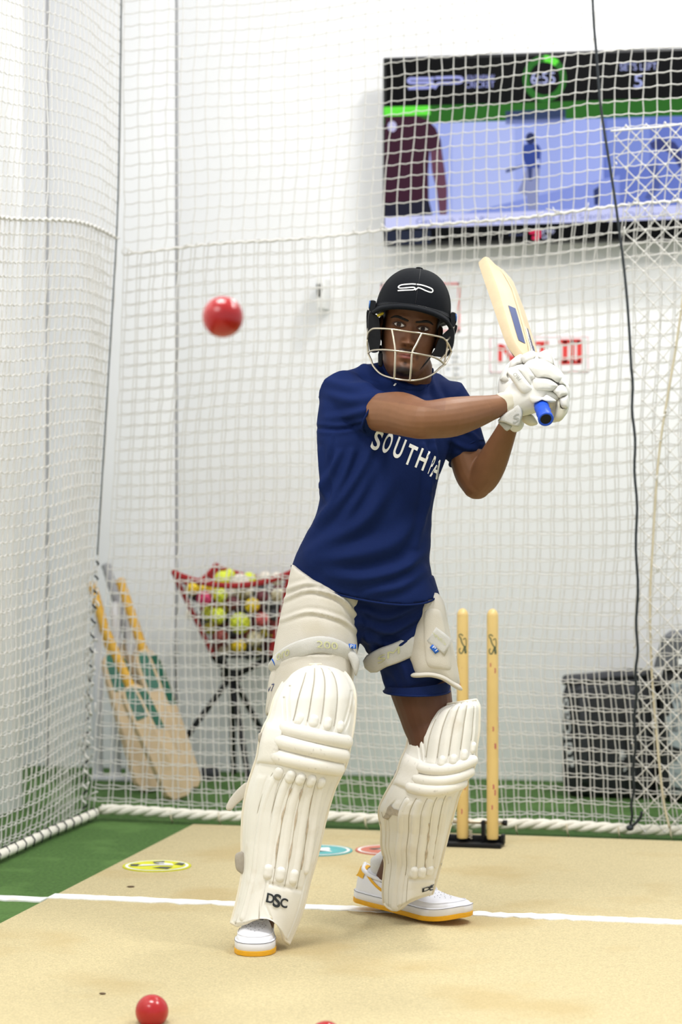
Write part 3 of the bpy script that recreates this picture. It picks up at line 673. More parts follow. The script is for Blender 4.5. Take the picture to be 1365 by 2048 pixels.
blist = [(580, 240, 82, YG, .05), (650, 200, 62, YG, .2), (850, 250, 78, YG, .16), (765, 285, 100, WH, .04), (1015, 235, 72, WH, .12), (1130, 240, 70, WH, .05), (275, 345, 66, YE, .03), (385, 335, 58, YE, .1), (470, 345, 60, YE, .07),
         (395, 445, 80, PK, .0), (555, 405, 76, YG, .02), (660, 385, 70, WH, .12), (820, 375, 72, CRM, .1), (690, 490, 78, MR, .04), (885, 510, 78, YE, .0), (985, 425, 74, MR, .06), (1150, 410, 78, CRM, .02), (450, 590, 78, YG, .06), (535, 620, 88, YG, .0), (760, 690, 112, YG, .0), (985, 655, 76, SAL, .0),
         (1100, 610, 62, GRY, .04), (565, 835, 84, RB, .0), (750, 925, 76, YE, .0), (910, 850, 86, CRM, .02), (600, 985, 66, CRM, .05), (850, 1000, 62, BLK, .05), (930, 990, 62, OLV, .1), (1090, 745, 66, RB, .06), (255, 600, 56, WH, .08), (465, 740, 70, OLV, .08), (1060, 870, 56, MR, .1), (650, 640, 60, BLK, .12), (900, 600, 56, MR, .12), (690, 800, 60, BLK, .12), (340, 640, 50, RB, .14)]
places = ['peeking over the left part of the front rim', 'behind the lime pair on top of the heap', 'high on the heap, right of the big white one', 'large, on the front rim of the bag', 'on top at the right, half seen', 'topmost at far right', 'inside the left corner', 'second from the left corner', 'third from the left corner',
          'second row at left, only pink one', 'second row under the rim, right of the pink one', 'under the rim below the big white one', 'under the rim at right of middle', 'in the second row near the middle', 'right of the maroon ball in the middle', 'upper right below the rim', 'at the far right edge, below the rim', 'in the third row, far left of two', 'in the third row at left, larger of two', 'largest, in the centre of the bag', 'in the third row at right',
          'beside the salmon one at far right', 'low at left above the bottom rows', 'lowest yellow, bottom centre', 'low at right, beside the lowest yellow one', 'at the very bottom left', 'at the very bottom, right of yellow', 'at the bottom right corner', 'right edge, under the grey one', 'pressed against the left side mesh', 'under the two lime ones at left', 'low at the right edge', 'in the gap left of the largest lime ball', 'in the gap beside the salmon ball', 'in the gap under the largest lime ball', 'behind the left corner strip']
for (zx, zy, zr, cc, dd), pl in zip(blist, places):
    px, py = 330+zx/5.056, 1110+zy/5.056
    c = onY(px, py, YK+.03+dd); d = np.dot(c-CAM, FWD); rad = zr/5.056/FPX*d*.98
    ball(c, mat('ball_%d_%d_%d' % cc, cc, .55, .08, 40, .15, 200), words[cc]+' practice ball '+pl, rad, 'practice balls in the mesh bag', seam=False, name='practice_ball')
for row, (py, xa, xb) in enumerate([(1186, 392, 590), (1215, 408, 580), (1244, 418, 570), (1270, 428, 560), (1294, 440, 552)]):  # rows of mostly dark balls added so gaps in the heap look dark
    for k, px in enumerate(np.arange(xa, xb, 33)):
        cc = [BLK, MR, RB, OLV, GRY, MR][(k+row*2) % 6]; c = onY(px+(row % 2)*9, py, YK+.165)
        ball(c, mat('ball_%d_%d_%d' % cc, cc, .55, .08, 40, .15, 200), '%s ball added deep in the bag, %s, %s layer from the top' % (words[cc], ['leftmost', 'second from left', 'third from left', 'fourth from left', 'fifth from left', 'rightmost'][k], ['top', 'second', 'middle', 'fourth', 'bottom'][row]), .031, 'added balls deep inside the mesh bag', seam=False, name='practice_ball')

# ------------------------------------------------------------------ leaning bats and white stumps at the left
m_grip = mat('amber_grip', (208, 160, 52), .6, .08, 60, .35, 250); m_grip2 = mat('grey_grip', (150, 150, 152), .6, .08, 60, .3, 250)
m_gst = mat('green_sticker', (28, 92, 72), .45, .2, 20)
def make_bat(top, toe, facing, grip, label, length=.86, gripm=m_grip, face_m=None, stick=m_gst, group=None, edge_k=1.0, spine_k=1.0, blade_m=None):
    top = np.asarray(top, float); toe = np.asarray(toe, float); a = unit(toe-top); L = np.linalg.norm(toe-top)
    n = unit(np.asarray(facing, float)-np.dot(facing, a)*a); wv = np.cross(a, n)
    r = empty('cricket_bat', toe, label, 'bat', group)
    hl = .30*L/.86
    # blade: cross sections width wv, thickness n (back is +n with a spine, face is -n)
    rows = []
    for s in np.linspace(0, 1, 22):
        x = hl+(L-hl)*s
        half = .054*(1-math.exp(-s*26)*.58)
        if s > .93: half *= max(.35, (1-((s-.93)/.07)**2*.42))
        edge = edge_k*np.interp(s, [0, .1, .6, .9, 1], [.010, .012, .018, .016, .011]); spine = spine_k*np.interp(s, [0, .08, .35, .65, .85, 1], [.018, .030, .040, .046, .034, .014])
        sec = [(-half, -.010), (-half*.6, -.0135), (0, -.015), (half*.6, -.0135), (half, -.010), (half*1.01, edge*.6), (half*.96, edge), (half*.5, edge+(spine-edge)*.42), (half*.08, spine), (-half*.08, spine), (-half*.5, edge+(spine-edge)*.42), (-half*.96, edge), (-half*1.01, edge*.6)]
        rows.append([top+a*x+wv*u+n*v for u, v in sec])
    add('blade', loft(rows), blade_m or m_willow, r, angle=28)
    rows = np.array(rows)
    def back_patch(name, s0, s1, u0, u1, m, lift=.0012):
        V = []; 
        for s in np.linspace(s0, s1, 12):
            x = hl+(L-hl)*s; half = .054*(1-math.exp(-s*26)*.58); edge = edge_k*np.interp(s, [0, .1, .6, .9, 1], [.010, .012, .018, .016, .011]); spine = spine_k*np.interp(s, [0, .08, .35, .65, .85, 1], [.018, .030, .040, .046, .034, .014])
            for f in (u0, u1):
                ff = f(s) if callable(f) else f
                v = np.interp(abs(ff), [.08, .5, .96], [spine, edge+(spine-edge)*.42, edge]); V.append(top+a*x+wv*half*ff+n*(v+lift))
        add(name, (np.array(V), [(2*i, 2*i+1, 2*i+3, 2*i+2) for i in range(11)]), m, r)
    def face_patch(name, s0, s1, u0, u1, m):
        V = []
        for s in np.linspace(s0, s1, 10):
            x = hl+(L-hl)*s; half = .054*(1-math.exp(-s*26)*.58)
            for f in np.linspace(u0, u1, 4):
                v = np.interp(abs(f), [0, .6, 1], [-.015, -.0135, -.010]); V.append(top+a*x+wv*half*f+n*(v-.0012))
        add(name, (np.array(V), [(4*i+j, 4*i+j+1, 4*i+j+5, 4*i+j+4) for i in range(9) for j in range(3)]), m, r)
    def edge_patch(name, s0, s1, f0, f1, m):
        V = []
        for s in np.linspace(s0, s1, 12):
            x = hl+(L-hl)*s; half = .054*(1-math.exp(-s*26)*.58); edge = edge_k*np.interp(s, [0, .1, .6, .9, 1], [.010, .012, .018, .016, .011])
            for f in (f0, f1):
                v = -.009+(edge*.6+.009)*f; V.append(top+a*x-wv*(half*(1+.01*f)+.0012)+n*v)
        add(name, (np.array(V), [(2*i, 2*i+1, 2*i+3, 2*i+2) for i in range(11)]), m, r)
    r_edge = edge_patch
    hh_ = np.linspace(.0, hl+.03, 40); rr = .0172+.0012*np.sin(np.arange(40)*2.1)
    rr[0] = .0185
    add('handle_grip', tube([top+a*x for x in hh_], np.stack([rr, rr*1.08], 1), 14, ref=n), gripm, r)
    return r, back_patch, face_patch, a, wv, n, hl, edge_patch
def floor_contact(px, y): return onY(px, 1000, y)
bats = [((184, 1168), 8.86, (304, 1603), 8.62, 'amber gripped bat leaning in the left corner, nearest the net cord', m_grip),
        ((208, 1256), 8.88, (330, 1600), 8.68, 'amber gripped bat crossing in front, its grip reaching lowest of the leaning bats', m_grip),
        ((240, 1160), 9.30, (378, 1604), 8.74, 'amber gripped bat leaning upright, rightmost in the row of leaning bats', m_grip),
        ((212, 1130), 9.32, (338, 1590), 8.82, 'grey gripped bat standing behind the amber gripped ones', m_grip2)]
bs = []
def lean_bat(gx, gy, yt, bx_, yb, L=.86):
    """toe on the floor at depth yb under pixel column bx_, top on the pixel ray (gx,gy), length L"""
    toe = onY(bx_, 1590, yb); toe[2] = .012
    lo, hi = yb-.3, YB-.03; best = None
    for y in np.linspace(yb-.2, YB-.03, 200):
        t = onY(gx, gy, y); e_ = abs(np.linalg.norm(t-toe)-L)
        if best is None or e_ < best[0]: best = (e_, t)
    return toe+unit(best[1]-toe)*L, toe
for (g, yt, bpx, yb, lb, gm), (bx_, yb2) in zip(bats, [(300, 8.80), (362, 8.62), (380, 8.86), (346, 8.98)]):
    top, toe = lean_bat(g[0], g[1], yt, bx_, yb2, (.68 if g[0] == 208 else .86) if gm is m_grip else .9)
    o = make_bat(top, toe, (.8, -.8, .2), None, lb, gripm=gm, blade_m=mat('worn_willow', (196, 172, 136), .6, .06, 18, .1, 90, stain=((170, 150, 130), 8, .55, .5)), group='spare bats leaning in the corner')
    if gm is m_grip:
        o[1]('sticker', .05, .42, -.1, -.9, m_gst); o[1]('sticker', .02, .30, .1, .8, m_gst)
        add('grip_collar', tube([top+o[3]*(o[6]+.0), top+o[3]*(o[6]+.03)], [.019, .017], 12), mat('cream_collar', (214, 196, 150), .6), o[0])
    else: o[1]('sticker', .03, .4, -.8, .8, mat('dark_green_sticker', (18, 52, 44), .4))
r = empty('plastic_stumps', onY(225, 1600, 9.15)*np.array([1, 1, 0]), 'white plastic stumps standing in a strip base behind the leaning bats', 'stumps')
m_wp = mat('white_plastic_tube', (222, 222, 226), .45, .02)
for k, px in enumerate((196, 232, 262)):
    c = onY(px, 1400, 9.12); add('stump', tube([(c[0], c[1], .02), (c[0], c[1], .3), (c[0], c[1], .64), (c[0], c[1], .655)], [.019, .019, .019, .014], 14, cap=2), m_wp, r)
c0, c1 = onY(190, 1400, 9.12), onY(270, 1400, 9.12)
add('base', box(((c0[0]+c1[0])/2, 9.12, .008), (c1[0]-c0[0]+.02, .06, .016), bevel=.005), m_wp, r, angle=30)
a_, b_ = onY(366, 1531, 9.2), onY(424, 1527, 9.2)
r = empty('metal_bar', (a_[0], 9.2, 0), 'silver bar with a dark round end lying on turf below the ball basket', 'tool')  # plain silver bar with a dark end, its use unknown
a_[2] = b_[2] = .024
add('barrel', tube([a_, a_*.3+b_*.7], .020, 12, cap=3), mat('silver_metal', (190, 194, 200), .35, .03, metal=.5), r)
add('collar', tube([a_*.34+b_*.66, a_*.24+b_*.76], .022, 12), mat('grey_blue_band', (112, 130, 150), .5), r)
add('head', tube([a_*.24+b_*.76, b_], [.026, .03], 12, cap=4), mat('dark_grey_rubber', (52, 54, 60), .6), r)

# ------------------------------------------------------------------ kit bags at the right
m_kit = mat('black_kit_cloth', (26, 28, 32), .7, .15, 20, .4, 60); m_kit2 = mat('charcoal_kit_cloth', (42, 44, 50), .6, .12, 20, .3, 80)
m_kgrey = mat('grey_kit_panel', (92, 94, 100), .6, .06, 20, .2, 100)
def kitbag(name, px0, px1_, ytop, yd, depth, label, z0=0.0, tilt=.0):
    A_, B_ = onY(px0, ytop, yd), onY(px1_, ytop, yd); h = A_[2]-z0
    r = empty(name, ((A_[0]+B_[0])/2, yd+depth/2, 0), label, 'bag'); W = B_[0]-A_[0]
    bm = bmesh.new(); bmesh.ops.create_cube(bm, size=1); bmesh.ops.subdivide_edges(bm, edges=bm.edges[:], cuts=9, use_grid_fill=True)
    V = np.array([v.co[:] for v in bm.verts]); bm.verts.index_update(); F = [[v.index for v in f.verts] for f in bm.faces]; bm.free()
    q = V*2; m_ = np.abs(q).max(1, keepdims=True); rr = (np.abs(q)**9).sum(1, keepdims=True)**(1/9); q = q/np.maximum(rr, 1e-6)*m_
    V = q/2; V = V*np.array([W, depth, h])
    V[:, 1] -= .02*np.cos(V[:, 0]/W*math.pi)*np.cos(V[:, 2]/h*math.pi)*(V[:, 1] < 0)
    V[:, 2] += .006*np.sin(V[:, 0]*22)*(V[:, 2] > 0)+ (V[:, 2] > 0)*V[:, 0]*tilt
    V += np.array([(A_[0]+B_[0])/2, yd+depth/2, z0+h/2]); return r, (V, F), A_, B_, h
r, vf, A_, B_, h = kitbag('kit_bag', 1122, 1312, 1357, 9.02, .30, 'black kit bag with white lettering up its left side, standing on turf by the wall', tilt=.07)
kb1 = add('body', vf, m_kit, r); t1 = bvh(vf)
add('zip', tube(spline([P(x, y, 8.87) for x, y in [(1128, 1385), (1180, 1376), (1240, 1370), (1300, 1366)]], 20), .004, 6), m_kit2, r)
add('top_flap', tube(spline([onY(x, y, 9.10) for x, y in [(1130, 1360), (1180, 1356), (1240, 1350), (1300, 1346)]], 20), [[.07, .018]]*20, 10, ref=UP), m_kit2, r)
for px in (1165, 1262): add('strap', tube(spline([onY(px, 1372, 9.0), onY(px+2, 1430, 8.98), onY(px+3, 1500, 8.98), onY(px+4, 1570, 9.0)], 16), [[.016, .003]]*16, 8, ref=np.array([0, 1., 0])), m_kit2, r)
def bag_text(s, cx_, x_h, y0, y1_, tree, m, parent, slope=0.):
    V, F, _ = glyph(s); V, F = subdiv(V, F, 2)
    px = cx_+x_h*(V[:, 1]*-1+.5)*1.0+slope*(V[:, 0]-.5); py = y1_+(y0-y1_)*V[:, 0]
    D_, F2 = decal(np.stack([px, py], 1), F, tree, .003)
    if F2: add('lettering', (D_, F2), m, parent, smooth=False)
bag_text('adidas', 1132, 22, 1396, 1534, t1, mat('bag_white_print', (206, 208, 210), .6), r, -12)
for k in range(26):
    f = rng.random(); cx_, cy_ = 1239+f*20+rng.normal(0, 4), 1492+f*70; w_, h_ = rng.uniform(3, 7), rng.uniform(2, 5)
    D_, F2 = decal(np.array([(cx_, cy_), (cx_+w_, cy_+rng.normal(0, 2)), (cx_+w_*.8, cy_+h_), (cx_-1, cy_+h_)]), [(0, 1, 2, 3)], t1, .003)
    if F2: add('faded_print', (D_, F2), MATS['bag_white_print'], r, smooth=False)
r, vf, A_, B_, h = kitbag('equipment_case', 1318, 1460, 1330, 8.95, .34, 'tall black case with a grey lid and white stickers at the right edge', tilt=0)
add('body', vf, m_kit, r); t2 = bvh(vf)
lidp = [onY(x, y, 8.93) for x, y in [(1308, 1335), (1324, 1274), (1460, 1268), (1466, 1330)]]
add('lid', loft([np.array(lidp), np.array(lidp)+np.array([0, .33, .0])]), m_kgrey, r, angle=30)
sp_ = [onY(x, y, 8.925) for x, y in [(1355, 1318), (1372, 1316), (1374, 1328), (1357, 1330)]]
add('lid_badge', (np.array(sp_), [(0, 1, 2, 3)]), mat('badge_white', (232, 232, 234), .5), r, smooth=False)
for pts in ([(1343, 1366), (1366, 1362), (1380, 1362), (1380, 1420), (1352, 1425), (1344, 1400)], [(1318, 1433), (1344, 1432), (1344, 1460), (1318, 1460)], [(1340, 1420), (1372, 1420), (1372, 1500), (1338, 1490)], [(1340, 1530), (1378, 1490), (1390, 1585), (1340, 1588)]):
    V, F = subdiv(*poly2d(pts), 1); D_, F2 = decal(V, F, t2, .003)
    if F2: add('sticker', (D_, F2), mat('pale_sticker', (168, 178, 182), .5, .12, 30, stain=((60, 64, 68), 30, .5, .8)), r, smooth=False)

# ------------------------------------------------------------------ the batsman
ROOT = empty('person', gnd(640, 1870)*np.array([1, 1, 0])+np.array([0, 0, MATZ]), 'batsman in navy shirt, dark helmet and white pads, holding the bat up behind his shoulder', 'person')
# --- head frame (metres; x to image right, y into the picture, z up along the face)
HR = math.radians(9.5); HO = P(823, 653, 6.43)
HX = RGT*math.cos(HR)-UP*math.sin(HR); HZ = UP*math.cos(HR)+RGT*math.sin(HR); HY = FWD
HM = np.array([HX, HY, HZ])
def H(x, y, z): 
    x, y, z = np.broadcast_arrays(np.asarray(x, float), np.asarray(y, float), np.asarray(z, float)); return HO+x[..., None]*HX+y[..., None]*HY+z[..., None]*HZ
def toH(V): return (np.asarray(V)-HO)@HM.T
def HP(zx, zy, y):
    """head-frame point from the close-up of the head (6.205 px per px, origin 720,520) at face depth y"""
    zx, zy, y = np.broadcast_arrays(np.asarray(zx, float), np.asarray(zy, float), np.asarray(y, float))
    return P(720+zx/6.205, 520+zy/6.205, 6.43+y)
zk = [-.136, -.131, -.120, -.105, -.085, -.065, -.045, -.025, 0, .02, .045, .07, .095, .112, .120]
wk = [.012, .030, .041, .0505, .0585, .0635, .067, .0695, .0715, .0725, .0725, .069, .056, .036, .010]
fk = [.030, .008, -.008, -.011, -.010, -.0095, -.0085, -.005, -.003, -.009, -.010, .004, .030, .058, .080]
bk_ = [.070, .085, .105, .125, .148, .165, .178, .187, .193, .197, .198, .192, .172, .142, .110]
pk = [2.0, 2.0, 2.1, 2.15, 2.2, 2.25, 2.25, 2.25, 2.2, 2.2, 2.2, 2.1, 2.0, 2.0, 2.0]
zs = np.linspace(zk[0], zk[-1], 150); R = []
an = np.arange(220)*2*math.pi/220; cs, sn = np.cos(an), np.sin(an)
for z in zs:
    w_, f_, b_, p_ = [np.interp(z, zk, q) for q in (wk, fk, bk_, pk)]; yc = .085
    x = w_*np.sign(cs)*np.abs(cs)**(2/p_); y = yc+np.where(sn < 0, (yc-f_), (b_-yc))*np.sign(sn)*np.abs(sn)**(2/p_)
    ax = np.abs(x); fr = (sn < 0)*np.clip(-sn*3, 0, 1)
    nh = np.interp(z, [-.056, -.050, -.045, -.038, -.02, .004, .02], [0, .015, .0265, .0240, .0155, .0065, 0]); nw = np.interp(z, [-.05, -.03, 0], [.0125, .0100, .0090])
    dy = -nh*np.exp(-(x/nw)**2)
    dy += -.0125*g2(ax-.0150, .0066, z+.0430, .0075)+.006*g2(ax-.0075, .0042, z+.0505, .0032)
    dy += .0105*g2(ax-.031, .0165, z+.001, .0105)-.0045*g2(ax-.027, .02, z-.0195, .0075)
    dy += -.0055*g2(ax-.047, .016, z+.03, .016)+.003*g2(ax-.043, .013, z+.066, .018)
    dy += -.0068*g2(ax-.006, .0125, z+.0705, .0042)-.0082*g2(x, .0165, z+.0805, .0050)+.0042*g2(x, .0225, z+.0755, .0017)+.0035*g2(x, .016, z+.0925, .005)
    dy += .002*g2(x, .0035, z+.0615, .006)-.0075*g2(x, .019, z+.115, .014)+.0025*g2(ax-.026, .005, z+.075, .007)
    R.append(H(x, y+dy*fr, np.full_like(x, z)))
headVF = loft(R)
def pt(px, py, d): return P(px, py, d)
parts = [headVF]
parts.append(tube([H(.004, .085, -.07), P(826, 735, 6.535), P(820, 765, 6.57), P(812, 800, 6.6)], [.052, .0505, .056, .072], 24, cap=3))
parts += [ellipsoid(H(s*.0745, .085, -.012), .0075, .019, .031, HM) for s in (-1, 1)]+[ellipsoid(H(s*.079, .09, -.004), .006, .014, .022, HM) for s in (-1, 1)]
# arms
parts.append(chain([(690, 798, 6.50, 38), (722, 813, 6.42, 36), (756, 824, 6.36, 38.5), (800, 827, 6.30, 43.5), (838, 838, 6.245, 40), (862, 839, 6.235, 38.5), (905, 834, 6.26, 40), (950, 824, 6.30, 33), (988, 814, 6.34, 24.5), (1020, 806, 6.37, 21), (1052, 800, 6.39, 24)], 22, 44))
parts.append(chain([(880, 815, 6.62, 34), (908, 855, 6.615, 34), (930, 900, 6.60, 35.5), (944, 945, 6.585, 35), (954, 968, 6.57, 31)], 20, 26))
parts.append(chain([(954, 966, 6.57, 30), (968, 955, 6.555, 31), (984, 925, 6.53, 31), (1003, 885, 6.49, 25), (1018, 850, 6.46, 20), (1030, 815, 6.45, 21)], 20, 26))
# trunk core
def ring(L, R_, d, b, sag=0, dt=0, p=2.4, n=56):
    L, R_ = np.asarray(L, float), np.asarray(R_, float); a = np.arange(n)*2*math.pi/n; c, s = np.cos(a), np.sin(a)
    cc = np.sign(c)*np.abs(c)**(2/p); ss = np.sign(s)*np.abs(s)**(2/p)
    q = (L+R_)/2+np.outer(cc, (R_-L)/2); q[:, 1] += sag*np.maximum(0, -ss)**1.3
    return P(q[:, 0], q[:, 1], d+b*ss+dt*cc)
parts.append(loft([ring((640, 1190), (860, 1210), 6.52, .09), ring((650, 1060), (840, 1060), 6.50, .085), ring((665, 960), (850, 970), 6.5, .085, dt=.04), ring((665, 850), (890, 850), 6.53, .085, dt=.06), ring((700, 800), (866, 812), 6.55, .06, dt=.05), ring((760, 770), (860, 785), 6.57, .05)]))
# legs
parts.append(chain([(668, 1190, 6.50, 70), (648, 1260, 6.46, 70), (634, 1350, 6.42, 62), (622, 1430, 6.37, 50), (612, 1480, 6.34, 46), (590, 1560, 6.37, 47), (565, 1650, 6.38, 44), (540, 1760, 6.36, 32), (520, 1850, 6.34, 28), (515, 1878, 6.34, 27)], 22, 50))
parts.append(chain([(800, 1200, 6.58, 72), (822, 1290, 6.57, 68), (840, 1370, 6.56, 62), (856, 1440, 6.55, 53), (864, 1490, 6.54, 46), (852, 1570, 6.60, 46), (828, 1650, 6.67, 43), (796, 1720, 6.74, 30), (776, 1765, 6.78, 27), (772, 1795, 6.78, 27)], 22, 50))
bodyVF = remesh(parts, .0026, 3, .45)
m_skin = colmat('brown_skin', .5, .3, .06, 260)
body = add('body', bodyVF, m_skin, ROOT)
V = np.asarray(bodyVF[0]); h = toH(V); x, y, z = h[:, 0], h[:, 1], h[:, 2]; ax = np.abs(x)
px_, py_, d_ = proj(V)
sk = np.array(lin((121, 83, 56))[:3]); col = np.tile(sk, (len(V), 1))
def tint(c, f):
    global col
    f = np.clip(f, 0, 1)[:, None]; col = col*(1-f)+np.array(lin(c)[:3])*f
near = (z > -.2)*(z < .16)*(np.abs(x) < .11)*(y < .25)*1.0; front = near*(y < .07)
tint((104, 66, 45), near*.55)
tint((122, 62, 56), front*np.clip(g2(x, .0215, z+.0765, .0095)*2.2-.7, 0, 1)*.8)                   # lips
tint((64, 30, 28), front*g2(x, .021, z+.0755, .0014)*.9)                                            # mouth line
tint((70, 42, 30), front*g2(ax-.031, .020, z-.004, .010)*.5)                                        # around the eyes
tint((34, 22, 18), front*np.clip(g2(ax-.010, .0155, z+.0615, .0046)*1.7-.35, 0, 1)*.85)             # moustache
tint((34, 22, 18), front*np.clip(g2(ax-.028, .0055, z+.075, .011)*1.6-.5, 0, 1)*.55)
tint((24, 17, 14), near*(y < .06)*np.clip(g2(x, .031, z+.116, .0165)*1.9-.35, 0, 1)*.95)            # goatee
tint((30, 20, 16), front*np.clip(g2(x, .006, z+.0945, .006)*1.4-.3, 0, 1)*.8)
tint((52, 34, 26), near*np.clip((-z-.085)/.03, 0, 1)*np.clip((ax-.02)/.02, 0, 1)*(z > -.135)*.35)    # jaw stubble
tint((24, 18, 16), near*(z > -.02)*np.clip((ax-.061)/.005, 0, 1)*(y > .015)*(y < .066)*.85)         # sideburn
tint((22, 16, 14), near*np.clip((z-.050)/.008, 0, 1))
tint((22, 16, 14), near*(z > -.06)*np.clip((y-.112)/.012, 0, 1))
tint((46, 24, 18), front*g2(ax-.0078, .0038, z+.0508, .0026)*.9)                                    # nostrils
tint((140, 92, 64), front*g2(x, .010, z+.03, .012)*.25)
tint((88, 57, 41), (py_ > 1330)*1.0)                                                                # legs a touch darker
at = body.data.attributes.new('tone', 'FLOAT_COLOR', 'POINT'); at.data.foreach_set('color', np.hstack([col, np.ones((len(V), 1))]).ravel())
bt = bvh(bodyVF)
# eyes, lids, brows
def face_y(x, z):
    o = H(x, -.15, z); hit = bt.ray_cast(Vector(o), Vector(HY)); return -.15+hit[3] if hit[0] is not None else 0.
for s, ex, ez in ((-1, -.0305, .0), (1, .0312, -.0005)):
    yL, yR = face_y(ex-.0135, ez), face_y(ex+.0135, ez); y0 = 0.; hh_, hw = .0060, .0152
    U, Vv = np.meshgrid(np.linspace(-1, 1, 25), np.linspace(-1, 1, 13), indexing='ij')
    def eye_y(o, dz): return (yL+yR)/2+(yR-yL)/.027*o-.0010-.0030*(1-(o/.0152)**2)+.25*dz**2/.013
    def eye_pt(u, v, lift=0.):
        o = hw*u; z_ = ez+v*hh_*np.clip(1-np.abs(u)**2.2, 0, 1)**.8*np.where(v > 0, 1.02, .86)+.0012*s*u
        return H(ex+o, eye_y(o, z_-ez)-lift, z_)
    E = eye_pt(U, Vv); Fg = [(i*13+j, i*13+j+1, (i+1)*13+j+1, (i+1)*13+j) for i in range(24) for j in range(12)]
    eo = add('eye', (E.reshape(-1, 3), Fg), m_eyew, ROOT)
    gx = -.0012
    for nm, rad_, mm, lf in (('iris', .0060, m_iris, .0009), ('pupil', .0027, m_pupil, .0013)):
        a = np.linspace(0, 2*math.pi, 28, endpoint=False); uu = (gx+rad_*np.cos(a))/hw; zz = rad_*np.sin(a)
        top = hh_*np.clip(1-np.abs(uu)**2.2, 0, 1)**.8; zz = np.clip(zz, -top*.86, top*1.02)
        o = hw*uu; I = H(ex+o, eye_y(o, zz)-lf, ez+zz+.0012*s*uu); ctr = H(ex+gx, eye_y(gx, 0)-lf-.0002, ez+.0012*s*gx/hw); add(nm, (np.vstack([I, ctr[None]]), [(i, (i+1) % 28, 28) for i in range(28)]), mm, eo)
    u = np.linspace(-1.06, 1.06, 24)
    add('upper_lid', tube(eye_pt(u, np.ones(24)*1.12, .0010), [[.0022, .0017]]*24, 8, ref=HY, cap=2), m_lid, eo)
    add('lash_line', tube(eye_pt(u, np.ones(24)*.96, .0018), [[.0011, .0008]]*24, 6, ref=HY), m_lash, eo)
    add('lower_lid', tube(eye_pt(u, -np.ones(24)*1.1, .0006), [[.0014, .0012]]*24, 8, ref=HY, cap=2), m_lid, eo)
    bz = [(.0115, .0130, .0030), (.020, .0155, .0038), (.029, .0176, .0038), (.038, .0190, .0034), (.046, .0182, .0026), (.0535, .0145, .0014)]
    q = spline(bz, 24); BP = np.array([H(s*a_, face_y(s*a_, b_)-.0004, b_) for a_, b_, _ in q]); add('eyebrow', tube(BP, np.stack([q[:, 2], np.full(24, .0016)], 1), 8, ref=HY, cap=2), m_hair, ROOT)

# ------------------------------------------------------------------ shirt
T = []
rows = [((583, 1132), (877, 1186), 6.50, .145, 42, .0), ((592, 1106), (866, 1158), 6.49, .145, 34, .01), ((608, 1078), (860, 1110), 6.48, .138, 22, .02), ((628, 1040), (864, 1055), 6.475, .130, 12, .03), ((639, 1000), (868, 1010), 6.475, .128, 6, .04),
        ((638, 940), (880, 955), 6.485, .128, 0, .05), ((634, 885), (898, 900), 6.50, .128, 0, .06), ((634, 840), (908, 860), 6.515, .122, 0, .065), ((640, 800), (918, 828), 6.53, .110, 4, .07), ((655, 766), (918, 795), 6.545, .092, 8, .07), ((690, 742), (906, 766), 6.56, .074, 12, .065), ((738, 727), (880, 747), 6.57, .062, 22, .05), ((776, 722), (852, 738), 6.575, .056, 34, .03)]
sr = [ring(L, R_, d, b, sg_, dt, n=72) for L, R_, d, b, sg_, dt in rows]
sr = np.array(sr); tt = np.linspace(0, len(rows)-1, 60); i0 = np.minimum(tt.astype(int), len(rows)-2); f = (tt-i0)[:, None, None]; sr = sr[i0]*(1-f)+sr[i0+1]*f
T.append(loft(sr))
T.append(chain([(682, 782, 6.48, 49), (694, 796, 6.45, 50), (716, 808, 6.41, 47), (742, 821, 6.375, 45), (748, 823, 6.37, 46), (755, 826, 6.36, 46)], 24, 20, cap=1))
T.append(chain([(878, 800, 6.60, 58), (900, 830, 6.61, 54), (918, 868, 6.61, 47), (934, 906, 6.60, 42.5)], 24, 20, cap=1))
sV, sF = remesh(T, .005, 6, .5)
FOLDS = [([(597, 1085), (650, 1035), (700, 975), (735, 915), (742, 880)], 9, .0055), ([(632, 1042), (660, 1005), (690, 950), (705, 905)], 7, .0045), ([(640, 985), (660, 945), (680, 905)], 6, .004), ([(690, 1040), (722, 985), (745, 930)], 10, .004),
         ([(612, 1100), (680, 1072), (740, 1030), (790, 960)], 14, .005), ([(620, 1120), (700, 1112), (780, 1090), (830, 1050)], 16, .006), ([(660, 1150), (740, 1155), (820, 1130), (862, 1085)], 12, .006), ([(735, 1185), (800, 1172), (850, 1140)], 9, .005), ([(866, 1050), (835, 1090), (815, 1130)], 10, .004),
         ([(866, 900), (862, 960), (850, 1030), (830, 1090)], 7, .005), ([(848, 890), (858, 930), (856, 980)], 5, .005), ([(868, 880), (874, 930), (868, 975)], 4, .004), ([(648, 760), (700, 772), (760, 768), (800, 772)], 8, .0035), ([(660, 790), (705, 800), (745, 790)], 8, .003), ([(655, 835), (690, 832), (725, 822)], 7, .004), ([(634, 856), (680, 858), (722, 850)], 4, -.005),
         ([(860, 745), (868, 775), (880, 800)], 6, .005), ([(850, 752), (852, 780)], 5, .004), ([(700, 722), (740, 738), (780, 768)], 6, .004), ([(905, 850), (935, 862), (955, 878)], 5, .004), ([(900, 880), (930, 895), (950, 900)], 5, .004), ([(640, 900), (644, 950), (650, 1000)], 5, .004), ([(668, 880), (660, 930), (655, 985)], 4, -.003), ([(760, 900), (760, 960), (740, 1030)], 16, .003)]
